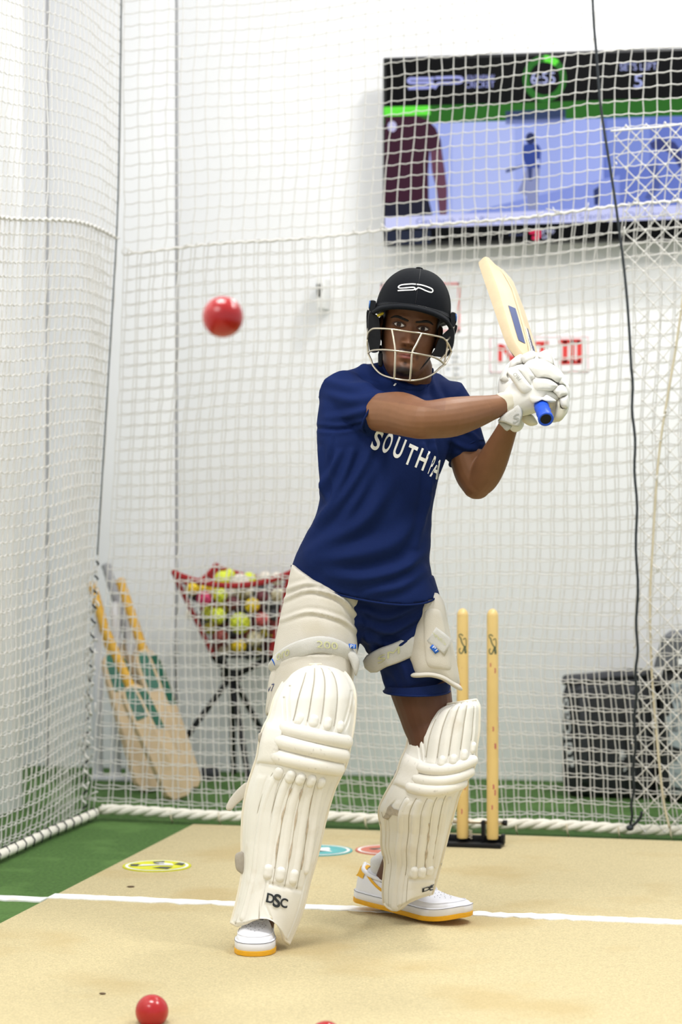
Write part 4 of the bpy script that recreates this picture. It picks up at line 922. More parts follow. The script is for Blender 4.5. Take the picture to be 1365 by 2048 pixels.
def apply_folds(V, F, folds, only_front=True):
    nrm = normals(V, F); px, py, d = proj(V); disp = np.zeros(len(V)); fr = np.clip(-(nrm@FWD)*2+.4, 0, 1)
    for pts, w_, amp in folds:
        q = spline(pts, 40); ok = (px > q[:, 0].min()-4*w_)*(px < q[:, 0].max()+4*w_)*(py > q[:, 1].min()-4*w_)*(py < q[:, 1].max()+4*w_)
        idx = np.where(ok)[0]
        if not len(idx): continue
        D2 = ((px[idx, None]-q[None, :, 0])**2+(py[idx, None]-q[None, :, 1])**2); k = D2.argmin(1); dist = np.sqrt(D2.min(1))
        tp = np.sin(math.pi*np.clip((k+3)/46, 0, 1))**.6
        disp[idx] += 1.7*amp*tp*(np.exp(-(dist/w_)**2)-.45*np.exp(-((dist-1.9*w_)/w_)**2))
    return V+nrm*(disp*fr)[:, None]
sV = apply_folds(sV, sF, FOLDS)
add('shirt', (sV, sF), m_navy, ROOT); st_ = bvh((sV, sF))
hemq = np.array([ring(*rows[0][:3], .148, 42, 0, n=72)])[0]
shirt = bpy.data.objects[[o.name for o in ROOT.children if o.name.startswith('shirt')][0]]
add('hem_band', tube(np.vstack([hemq, hemq[:1]]), [[.0015, .003]]*73, 6, ref=UP), m_navy, shirt)
# sleeve hems, collar
def hoop(c, d, axis2, r1, r2, dvec, th, name, parent, m, n=40):
    """closed cloth edge: centre pixel c, half axis in the picture axis2 (px), half axis r2 along dvec (m)"""
    a = np.linspace(0, 2*math.pi, n); ce = P(c[0], c[1], d); u = (RGT*axis2[0]-UP*axis2[1])*d/FPX
    q = ce+np.outer(np.cos(a), u)*r1+np.outer(np.sin(a), unit(dvec))*r2
    add(name, tube(q, th, 8), m, parent)
hoop((754, 825), 6.365, (-23, 39), 1.0, .056, FWD*.9+RGT*.4, .0032, 'sleeve_hem', shirt, m_navy)
hoop((934, 906), 6.60, (34, -22), 1.0, .050, FWD*.9-UP*.4, .0032, 'sleeve_hem', shirt, m_navy)
cq = spline([(764, 724), (772, 742), (785, 758), (800, 770), (818, 777), (836, 777), (850, 770), (858, 756), (862, 740)], 48)
cdep = []
for x_, y_ in cq:
    hit = st_.ray_cast(Vector(CAM), Vector(unit(P(x_, y_, 1.)-CAM))); cdep.append(np.dot(np.array(hit[0])-CAM, FWD) if hit[0] is not None else 6.53)
cdep = np.convolve(np.pad(cdep, 6, 'edge'), np.ones(13)/13, 'valid')
add('collar', tube(P(cq[:, 0], cq[:, 1], cdep-.002), [[.0085, .0045]]*48, 10, ref=FWD, cap=2), m_navy, shirt)
# chest lettering
bd, ud = np.array([.905, .425]), np.array([.36, -.933])
for ch, zx, zy, w_, hgt in [('S', 150, 425, 17, 41), ('O', 312, 470, 16, 42), ('U', 480, 545, 18, 42), ('T', 650, 645, 19, 41), ('H', 832, 712, 19, 41), ('P', 1030, 812, 5, 38), ('A', 1058, 850, 17, 38), ('W', 1180, 888, 5, 10)]:
    V2, F2, _ = glyph(ch, .022); V2, F2 = subdiv(V2, F2, 2); o = np.array([720+zx/7.583, 840+zy/7.583])
    q = o+np.outer(V2[:, 0]*w_, bd)+np.outer(V2[:, 1]*hgt, ud); D_, F3 = decal(q, F2, st_, .002)
    if F3: add('lettering', (D_, F3), m_white, shirt, smooth=False)
D_, F3 = decal(np.array([(787, 771), (791, 766), (794, 767), (790, 772)]), [(0, 1, 2, 3)], st_, .002)
if F3: add('shoulder_mark', (D_, F3), m_white, shirt, smooth=False)

# ------------------------------------------------------------------ shorts and thigh guards
sp_ = [loft([ring((606, 1130), (868, 1150), 6.51, .125), ring((592, 1180), (882, 1196), 6.52, .125), ring((600, 1215), (886, 1225), 6.53, .12), ring((640, 1270), (870, 1280), 6.54, .10)]),
       chain([(668, 1200, 6.48, 74), (650, 1270, 6.45, 73), (640, 1330, 6.42, 68)], 26, 18, cap=1), chain([(795, 1220, 6.55, 80), (815, 1280, 6.55, 76), (832, 1330, 6.545, 71), (838, 1352, 6.545, 68), (840, 1358, 6.545, 67)], 26, 20, cap=1),
       chain([(735, 1210, 6.48, 60), (745, 1260, 6.49, 42), (750, 1292, 6.5, 22)], 20, 12)]
pV, pF = remesh(sp_, .005, 6, .5)
pV = apply_folds(pV, pF, [([(716, 1215), (770, 1235), (840, 1210)], 8, .005), ([(720, 1245), (780, 1262), (845, 1230)], 8, .006), ([(730, 1275), (790, 1290), (850, 1250)], 8, .006), ([(742, 1298), (780, 1305), (815, 1288)], 6, .005), ([(720, 1225), (728, 1260), (745, 1300)], 6, .004), ([(760, 1350), (775, 1370), (778, 1392)], 6, .005), ([(800, 1320), (812, 1345), (818, 1370)], 8, .004)])
sh = add('shorts', (pV, pF), m_short, ROOT)
a = np.linspace(0, 2*math.pi, 60)
hr1 = [P(838+66*np.cos(a)-2*k, 1364+10*np.maximum(0, -np.sin(a))-6*np.sin(a)*0+k*9-np.cos(a)*(6-3*k), 6.545+.098*np.sin(a)) for k in (0, 1, 2)]
add('leg_hem', loft(list(hr1), caps=False), m_short, sh)
add('leg_hem_edge', tube(np.array(hr1[2]), .003, 6), m_short, sh)
# image-left thigh pad: padded wrap with strap
rows = [((584, 1128), (726, 1196), .098, 12), ((573, 1180), (714, 1222), .100, 8), ((561, 1230), (714, 1262), .100, 6), ((550, 1285), (716, 1302), .096, 6), ((543, 1330), (710, 1345), .092, 6), ((537, 1385), (702, 1395), .086, 6), ((532, 1428), (700, 1430), .080, 6)]
tr = np.array([ring(L, R_, 6.455-.012*i, b, sg_, 0, p=2.2, n=72) for i, (L, R_, b, sg_) in enumerate(rows)])
tt = np.linspace(0, len(rows)-1, 50); i0 = np.minimum(tt.astype(int), len(rows)-2); f = (tt-i0)[:, None, None]; tr2 = tr[i0]*(1-f)+tr[i0+1]*f
gV, gF = remesh([loft(tr2)], .0045, 3)
gV = apply_folds(gV, gF, [([(570, 1198), (620, 1180), (680, 1196), (712, 1230)], 4, .006), ([(563, 1240), (620, 1224), (680, 1238), (714, 1262)], 4, .004), ([(575, 1178), (615, 1168), (640, 1172)], 5, .004), ([(556, 1320), (600, 1305), (660, 1306)], 4, -.003)])
tg = add('thigh_guard', (gV, gF), m_thigh, ROOT, label='cream thigh guard wrapped round the front leg'); tgt = bvh((gV, gF))
def on_tree(tree, dflt, off):
    def f(x, y):
        x, y = np.asarray(x, float), np.asarray(y, float); out = np.empty(x.shape)
        for i in np.ndindex(x.shape):
            dr = P(x[i], y[i], 1.)-CAM; hit = tree.ray_cast(Vector(CAM), Vector(unit(dr))); out[i] = np.dot(np.array(hit[0])-CAM, FWD)-off if hit[0] is not None else dflt
        return out
    return f
# image-left side flap of that guard (hangs beside the knee)
fl = [(556, 1322), (540, 1350), (534, 1395), (531, 1424), (536, 1432), (546, 1426), (552, 1390), (570, 1350), (580, 1325)]
fv = pillow(fl, 6.375, .02, per=3, back=.03); flo = add('side_flap', fv, m_thigh, tg)
D_, F3 = decal(*(lambda g: (np.stack([534+g[0][:, 0]*13+g[0][:, 1]*3, 1384-g[0][:, 1]*15-g[0][:, 0]*2], 1), g[1]))(glyph('v7')), bvh(fv), .002)
if F3: add('print', (D_, F3), mat('navy_print', (40, 52, 100), .6), flo, smooth=False)
dfun = on_tree(tgt, 6.36, .004)
sb = tube(P(*(lambda q: (q[:, 0], q[:, 1], dfun(q[:, 0], q[:, 1])))(spline([(548, 1336), (566, 1316), (600, 1298), (640, 1289), (676, 1296), (702, 1312)], 40))), np.stack([np.interp(np.linspace(0, 1, 40), [0, .3, .7, 1], [.017, .021, .021, .018]), np.full(40, .005)], 1), 10, ref=FWD, cap=2)
so = add('strap', sb, m_strap, tg); sbt = bvh(sb)
add('strap_end', pillow([(690, 1300), (706, 1298), (719, 1318), (718, 1338), (712, 1352), (707, 1340), (700, 1322)], 6.352, .012, per=3, back=.012), m_strap, tg)
add('blue_tag', pillow([(698, 1287), (713, 1289), (713, 1298), (697, 1296)], 6.342, .003, per=1, K=3), m_bluetag, tg)
D_ = glyph('P1'); add('print', (P(701+D_[0][:, 0]*8, 1296-D_[0][:, 1]*7, 6.3375), D_[1]), m_white, tg, smooth=False)
add('blue_tag', pillow([(543, 1319), (546, 1316), (551, 1328), (550, 1332)], 6.352, .003, per=1, K=3), m_bluetag, tg)
g = glyph('oro'); V2, F2 = subdiv(g[0], g[1], 1); D_, F3 = decal(np.stack([553+V2[:, 0]*26, 1322-V2[:, 0]*12-V2[:, 1]*13], 1), F2, sbt, .002)
if F3: add('print', (D_, F3), m_paletxt, so, smooth=False)
g = glyph('200'); V2, F2 = subdiv(g[0], g[1], 1); D_, F3 = decal(np.stack([634+V2[:, 0]*42, 1295+V2[:, 0]*4-V2[:, 1]*14], 1), F2, sbt, .002)
if F3: add('print', (D_, F3), m_paletxt, so, smooth=False)
# image-right inner thigh guard
ig = [(846, 1192), (866, 1186), (878, 1188), (889, 1206), (896, 1240), (904, 1280), (913, 1318), (919, 1352), (920, 1368), (913, 1377), (903, 1371), (888, 1360), (866, 1353), (838, 1352), (829, 1343), (823, 1328), (816, 1312), (818, 1285), (826, 1262), (836, 1236)]
Dg = lambda x, y: 6.455+.0000048*(np.asarray(x)-866)**2*1.2
gv = pillow(ig, Dg, .026, K=10, per=4, ex=5, back=.02); go = add('inner_thigh_guard', gv, m_thigh, ROOT, label='cream shield shaped guard strapped to the rear thigh'); igt = bvh(gv)
add('raised_panel', pillow([(850, 1222), (872, 1216), (886, 1230), (896, 1280), (903, 1320), (902, 1342), (880, 1340), (856, 1334), (849, 1310), (847, 1262)], lambda x, y: Dg(x, y)-.022, .008, K=8, per=4, ex=6), m_thigh, go)
add('bottom_roll', tube(P(*(lambda q: (q[:, 0], q[:, 1], Dg(q[:, 0], q[:, 1])-.012))(spline([(834, 1350), (862, 1349), (886, 1355), (904, 1366), (915, 1373)], 24))), [[.007, .016]]*24, 10, ref=FWD, cap=3), m_thigh, go)
st2 = P(*(lambda q: (q[:, 0], q[:, 1], np.interp(q[:, 0], [740, 770, 830], [6.485, 6.455, 6.447])))(spline([(744, 1328), (765, 1316), (795, 1305), (828, 1290)], 24)))
so = add('strap', tube(st2, [[.0255, .005]]*24, 10, ref=FWD, cap=2), m_strap, go); s2t = bvh(tube(st2, [[.0255, .005]]*24, 10, ref=FWD, cap=2))
g = glyph('SM'); V2, F2 = subdiv(g[0], g[1], 1); D_, F3 = decal(np.stack([756+V2[:, 0]*44, 1328-V2[:, 0]*22-V2[:, 1]*14], 1), F2, s2t, .002)
if F3: add('print', (D_, F3), m_paletxt, so, smooth=False)
add('strap_patch', pillow([(872, 1252), (906, 1280), (890, 1312), (853, 1282)], 6.428, .006, per=1, K=5, ex=8), m_strap, go)
g = glyph('PRO'); add('print', (P(872+g[0][:, 0]*22-g[0][:, 1]*6, 1276+g[0][:, 0]*16-g[0][:, 1]*12, 6.4208), g[1]), m_paletxt, go, smooth=False)
add('blue_tag', pillow([(866, 1288), (879, 1303), (871, 1308), (860, 1295)], 6.424, .004, per=1, K=3, ex=8), m_bluetag, go)
g = glyph('P1'); add('print', (P(865+g[0][:, 0]*7+g[0][:, 1]*4, 1295+g[0][:, 0]*8-g[0][:, 1]*4, 6.4185), g[1]), m_white, go, smooth=False)

# ------------------------------------------------------------------ batting pads
class Pad:
    def __init__(s, rows, bottom, top, sag, D, uf, bulge, uw):
        s.L = np.array([r_[0] for r_ in rows], float); s.R = np.array([r_[1] for r_ in rows], float); s.n = len(rows)-1
        s.sag = np.array(sag, float); s.bot = np.array(bottom, float); s.D = np.array(D, float); s.uf = uf; s.bulge = bulge; s.uw = uw; s.top = top
        s.fine = np.linspace(0, s.n, 400); s.Lf = spline(s.L, 400); s.Rf = spline(s.R, 400)
    def px(s, u, v):
        u, v = np.broadcast_arrays(np.asarray(u, float), np.asarray(v, float))
        Lx, Ly, Rx, Ry = [np.interp(v, s.fine, q) for q in (s.Lf[:, 0], s.Lf[:, 1], s.Rf[:, 0], s.Rf[:, 1])]
        x = Lx+(Rx-Lx)*u; y = Ly+(Ry-Ly)*u+np.interp(v, np.arange(s.n+1), s.sag)*4*u*(1-u)
        f = np.clip((v-(s.n-1.6))/1.6, 0, 1)**1.5; t = np.linspace(0, 1, len(s.bot)); bxp = np.interp(u, t, s.bot[:, 0]); byp = np.interp(u, t, s.bot[:, 1])
        return x*(1-f)+bxp*f, y*(1-f)+byp*f
    def depth(s, u, v): return np.interp(v, np.arange(s.n+1), s.D)+s.bulge*np.clip(np.abs(np.asarray(u)-s.uf)/s.uw, 0, 2)**2
    def at(s, u, v, lift=0.): 
        x, y = s.px(u, v); return P(x, y, s.depth(u, v)-lift)
def make_pad(name, pad, parent, label, relief, rolls, canes, bolsters, split, seams, scuffs, logo, n_u=110, n_v=260):
    U, Vv = np.meshgrid(np.linspace(0, 1, n_u), np.linspace(0, pad.n, n_v), indexing='ij')
    edge = np.minimum(np.minimum(U, 1-U)/.05, np.minimum(Vv, pad.n-Vv)/.35); er = .010*(1-np.clip(edge, 0, 1)**2*1.0)**1.0
    Fr = pad.at(U, Vv, .012-er+relief(U, Vv)); Bk = pad.at(U, Vv, -.014)
    V_ = np.vstack([Fr.reshape(-1, 3), Bk.reshape(-1, 3)]); F = []; o = n_u*n_v; I = np.arange(o).reshape(n_u, n_v)
    a, b, c, d = I[:-1, :-1].ravel(), I[1:, :-1].ravel(), I[1:, 1:].ravel(), I[:-1, 1:].ravel()
    F = [np.stack([a, d, c, b], 1), np.stack([a, b, c, d], 1)+o]
    bd_ = np.concatenate([I[:, 0], I[-1, 1:], I[-2::-1, -1], I[0, -2:0:-1]]); nx_ = np.roll(bd_, -1); F.append(np.stack([bd_, nx_, nx_+o, bd_+o], 1))
    F = np.vstack(F); shell = add(name, (V_, F), m_pad, parent, label=label)
    pt_ = np.concatenate([pad.at(np.linspace(0, 1, 60), np.zeros(60), .0), pad.at(np.ones(120), np.linspace(0, pad.n, 120), .0)[1:], pad.at(np.linspace(1, 0, 60), np.full(60, pad.n), .0)[1:], pad.at(np.zeros(120), np.linspace(pad.n, 0, 120), .0)[1:]])
    add('piping', tube(pt_, .0042, 8), m_piping, shell)
    for v_, u0, u1, rr, dv in rolls:
        u = np.linspace(u0, u1, 50); W = pad.at(u, v_+dv*(u-.5), .010); add('knee_roll', tube(W, [[rr, .0135]]*50, 14, ref=FWD, cap=3), m_padroll, shell)
    for (v0, v1, u0, u1) in split:
        uu, vv = np.meshgrid(np.linspace(u0, u1, 14), np.linspace(v0, v1, 24), indexing='ij')
        hgt = .016*np.clip(1-np.abs((uu-u0)/(u1-u0)*2-1)**5, 0, 1)**.5*np.clip(1-np.abs((vv-v0)/(v1-v0)*2-1)**6, 0, 1)**.5
        A_ = pad.at(uu, vv, .008+hgt); add('knee_side_panel', (A_.reshape(-1, 3), [(i*24+j, i*24+j+1, (i+1)*24+j+1, (i+1)*24+j) for i in range(13) for j in range(23)]), m_padroll, shell)
    for (va, ua, vb, ub, w_) in canes:
        f = np.linspace(0, 1, 60); W = pad.at(ua+(ub-ua)*f, va+(vb-va)*f, .0060)
        add('cane', tube(W, [[w_*1.12, .0085]]*60, 12, ref=FWD, cap=4), m_pad, shell)
    for (va, ua, vb, ub, w_, h_) in bolsters:
        f = np.linspace(0, 1, 10); W = pad.at(ua+(ub-ua)*f, va+(vb-va)*f, .011); add('bolster', tube(W, [[w_, h_]]*10, 12, ref=FWD, cap=4), m_pad, shell)
    for (va, ua, vb, ub) in seams:
        f = np.linspace(0, 1, 50); add('seam', tube(pad.at(ua+(ub-ua)*f, va+(vb-va)*f, .0115), .0012, 6), m_seam, shell)
    for (va, ua, vb, ub) in scuffs:
        f = np.linspace(0, 1, 50); uj = .004*np.cumsum(rng.normal(0, .35, 50)); add('scuff', tube(pad.at(ua+(ub-ua)*f+uj, va+(vb-va)*f, .0122), np.abs(.0016+.0014*np.sin(f*17+ua*40)), 6), m_scuff, shell)
    tr_ = BVHTree.FromPolygons([tuple(q) for q in V_], [tuple(map(int, q)) for q in F])
    o_, bx_, ux_, hh2, ww2 = logo; ups = np.array(ux_, float); bs_ = np.array(bx_, float)
    for ch, x0_, w_, yo, hs in [('D', 0, 1.0, 0, .78), ('S', .86, .95, -.22, 1.12), ('C', 1.78, .92, -.08, .80)]:
        g = glyph(ch, .03); V2, F2 = subdiv(g[0], g[1], 1)
        q = np.array(o_)+np.outer((x0_+V2[:, 0]*w_)*ww2, bs_)+np.outer((V2[:, 1]*hs+yo)*hh2, ups); D_, F3 = decal(q, F2, tr_, .003)
        if F3: add('logo_letter', (D_, F3), m_print, shell, smooth=False)
    return shell, tr_
padR = Pad([((612, 1330), (650, 1329)), ((585, 1342), (682, 1339)), ((566, 1366), (702, 1362)), ((549, 1398), (711, 1394)), ((539, 1432), (709, 1440)), ((528, 1455), (704, 1473)), ((520, 1480), (699, 1500)), ((515, 1512), (693, 1528)), ((506, 1540), (681, 1553)), ((496, 1572), (668, 1582)), ((487, 1620), (653, 1632)), ((484, 1680), (637, 1702)), ((485, 1740), (618, 1769)), ((475, 1800), (603, 1830)), ((463, 1845), (578, 1887))],
           [(463, 1845), (475, 1851), (492, 1846), (506, 1839), (522, 1834), (538, 1833), (548, 1838), (556, 1847), (564, 1862), (569, 1880), (578, 1887)], 0, [0, 0, 0, 0, 0, 2, 3, 3, 3, 3, 2, 2, 2, 0, 0], [6.30, 6.29, 6.275, 6.26, 6.25, 6.24, 6.235, 6.235, 6.24, 6.245, 6.25, 6.25, 6.245, 6.235, 6.225], .5, .060, .5)
def gro(u, c, w=.007, a=.0032): return -a*np.exp(-((u-c)/w)**2)
def relR(u, v):
    r_ = np.zeros_like(u); hat = np.clip((4.9-v)/.3, 0, 1)
    for c in (.30, .46, .62, .78): r_ += gro(u, c+.0*v)*hat
    r_ += .004*np.abs(np.sin(math.pi*(u-.30)/.16))*hat*(u > .3)*(u < .94)
    for k in (0, 1): r_ += gro(u-(.05+.06*(v-2.6-k*.9)), .10, .012, .006)*hat*(v > 2.2+k*.7)*(u < .28)
    for k in (0, 1): r_ += gro(u+.05*(v-3.2-k*.9), .93, .012, .005)*hat*(v > 2.6)*(u > .84)
    low = np.clip((v-8.2)/.3, 0, 1)
    r_ += gro(u, .18+.0*v, .006, .003)*low*(v < 14)+gro(u, .33+.01*(v-8), .006, .003)*low+gro(u, .93, .008, .004)*low+gro(u, .06, .006, .003)*low
    r_ += .003*np.exp(-((u-.25)/.07)**2)*low+.003*np.exp(-((u-.10)/.05)**2)*low
    r_ += gro(v-12.22, 0, .06, .004)*(u > .42)*(u < .92)
    r_ += gro(v-14+1.1*np.clip((.72-u)/.3, 0, 1), -.1, .06, .004)*(u > .42)*(u < .6)*.8
    return r_
sR, tR = make_pad('batting_pad', padR, ROOT, 'white batting pad on the front leg', relR, [(5.08, .24, .955, .0185, .80), (6.10, .22, .95, .0185, .80), (7.08, .21, .94, .0185, .80)],
         [(8.1, .44, 12.0, .38, .011), (8.2, .56, 12.0, .56, .011), (8.3, .69, 12.0, .75, .011), (8.5, .81, 11.6, .89, .010), (8.1, .30, 13.4, .17, .011)],
         [(4.0, .37, 4.25, .36, .0125, .010), (4.05, .53, 4.3, .53, .0125, .010), (4.15, .69, 4.4, .69, .0125, .010), (4.3, .84, 4.5, .84, .0115, .009),
          (7.9, .30, 8.15, .30, .0125, .010), (8.0, .44, 8.3, .44, .0125, .011), (8.15, .56, 8.4, .56, .0125, .011), (8.25, .69, 8.5, .69, .0125, .011), (8.4, .81, 8.6, .81, .012, .010), (11.75, .38, 11.95, .38, .012, .010), (11.75, .56, 11.95, .56, .012, .010), (11.75, .75, 11.95, .75, .012, .010)],
         [(4.5, 7.5, .005, .235)], [(1.2, .30, 4.2, .29), (.7, .46, 4.2, .45), (.7, .62, 4.3, .61), (1.2, .78, 4.4, .77), (8.0, .37, 12.2, .30), (8.1, .50, 12.2, .47), (8.2, .625, 12.2, .655), (8.3, .75, 12.2, .84), (8.0, .23, 13.9, .06), (12.25, .30, 13.6, .40)], [(8.9, .50, 11.7, .47), (8.9, .63, 11.6, .665), (9.0, .755, 11.6, .83)], ((532, 1804), (.96, .26), (.16, -.99), 24, 16.5))
padL = Pad([((880, 1412), (953, 1400)), ((852, 1424), (959, 1414)), ((832, 1446), (959, 1440)), ((820, 1470), (958, 1466)), ((813, 1497), (953, 1497)), ((803, 1520), (952, 1518)), ((796, 1543), (946, 1541)), ((787, 1562), (932, 1564)), ((770, 1592), (918, 1590)), ((759, 1622), (909, 1622)), ((764, 1660), (898, 1663)), ((764, 1693), (888, 1703)), ((771, 1728), (878, 1742)), ((766, 1774), (870, 1772)), ((769, 1807), (865, 1787))],
           [(769, 1807), (776, 1814), (784, 1819), (794, 1820), (803, 1816), (809, 1811), (817, 1804), (830, 1798), (845, 1792), (856, 1789), (865, 1787)], 0, [0, 2, 6, 10, 22, 22, 22, 20, 12, 8, 4, 2, 0, 0, 0], [6.47, 6.46, 6.455, 6.45, 6.445, 6.44, 6.44, 6.44, 6.455, 6.47, 6.50, 6.52, 6.545, 6.565, 6.575], .66, .075, .6)
def relL(u, v):
    r_ = np.zeros_like(u); hat = np.clip((4.6-v)/.3, 0, 1)
    for c in (.28, .44, .60, .76, .90): r_ += gro(u, c)*hat
    r_ += .004*np.abs(np.sin(math.pi*(u-.28)/.16))*hat*(u > .28)*(u < .95)
    for k in (0, 1): r_ += gro(u-(.05+.09*(v-2.6-k*.8)), .10, .014, .006)*hat*(v > 2.0+k*.7)*(u < .3)
    low = np.clip((v-8.0)/.3, 0, 1)
    r_ += gro(u, .12, .008, .004)*low*(v > 9.2)+gro(u, .26, .006, .003)*low+gro(u, .40, .006, .003)*low+gro(u-.05*(9.8-v)*(v < 9.8), .07, .012, .005)*low*(v < 12)
    r_ += .004*np.exp(-((u-.33)/.06)**2)*low+.003*np.exp(-((u-.19)/.05)**2)*low
    r_ += gro(v-12.55, 0, .07, .004)*(u > .48)
    r_ += .006*np.exp(-((u-.03)/.05)**2-((v-9.4)/1.0)**2)
    return r_
sL, tL = make_pad('batting_pad', padL, ROOT, 'white batting pad on the rear leg, turned towards the stumps', relL, [(4.95, .27, .955, .0150, 0), (5.93, .25, .95, .0150, 0), (6.9, .23, .94, .0150, 0)],
         [(8.0, .48, 12.35, .52, .0105), (8.0, .61, 12.3, .66, .0105), (8.0, .74, 12.1, .80, .0095), (8.0, .86, 11.7, .92, .008), (8.1, .33, 13.7, .28, .012)],
         [(4.05, .52, 4.35, .52, .0115, .013), (4.05, .68, 4.3, .68, .0115, .013), (3.95, .83, 4.2, .83, .011, .013), (3.7, .95, 3.95, .95, .008, .011), (12.1, .56, 12.35, .56, .0115, .011), (12.05, .70, 12.3, .70, .0115, .011), (11.9, .83, 12.15, .83, .010, .010)],
         [(4.3, 7.2, .005, .27)], [(1.6, .28, 4.0, .28), (.9, .44, 3.9, .44), (.6, .60, 3.8, .60), (.6, .76, 3.6, .76), (.8, .90, 3.3, .90), (7.7, .26, 13.8, .20), (7.7, .40, 12.4, .40), (7.7, .55, 12.3, .58), (7.7, .68, 12.2, .73), (7.7, .80, 12.0, .86), (12.5, .46, 13.7, .52)], [(9.5, .69, 11.9, .735), (9.6, .81, 11.8, .86)], ((845, 1785), (.955, -.30), (.05, -.998), 10, 18))
# frayed tan patch on the rear pad edge, straps and buckles of both pads
V2, F2 = subdiv(*poly2d([(757, 1602), (762, 1588), (772, 1580), (778, 1606), (788, 1618), (806, 1622), (798, 1632), (784, 1630), (776, 1640), (766, 1636)]), 2); D_, F3 = decal(V2, F2, tL, .003)
if F3: add('worn_patch', (D_, F3), mat('worn_suede', (178, 168, 152), .9, .15, 120, .5, 400), sL, smooth=False)
add('strap', tube(P(*(lambda q: (q[:, 0], q[:, 1], np.full(len(q), 6.31)))(spline([(497, 1577), (482, 1588), (468, 1602), (459, 1615)], 16))), np.stack([np.linspace(.017, .009, 16), np.full(16, .0025)], 1), 8, ref=FWD, cap=2), m_thigh, sR)
add('strap_tab', pillow([(488, 1706), (474, 1706), (470, 1716), (472, 1736), (478, 1744), (488, 1746)], 6.30, .006, per=3, back=.01), mat('grey_tab', (166, 158, 146), .8, .08, 80), sR)
add('strap_tab', pillow([(524, 1466), (517, 1468), (517, 1482), (522, 1484)], 6.29, .006, per=3, back=.01), MATS['grey_tab'], sR)
for pad, sh_, d0, vs in ((padR, sR, 6.33, (7.3, 9.6, 11.8)), (padL, sL, 6.55, (6.8, 9.4, 11.4))):
    for v_ in vs:
        l_, r_ = pad.at(0, v_), pad.at(1, v_); mid = (l_+r_)/2+FWD*.17; add('leg_strap', tube(spline([l_, l_*.8+mid*.2+FWD*.07, mid, r_*.8+mid*.2+FWD*.07, r_], 30), [[.016, .002]]*30, 8, ref=np.cross(UP, FWD)*0+FWD), m_strap, sh_)

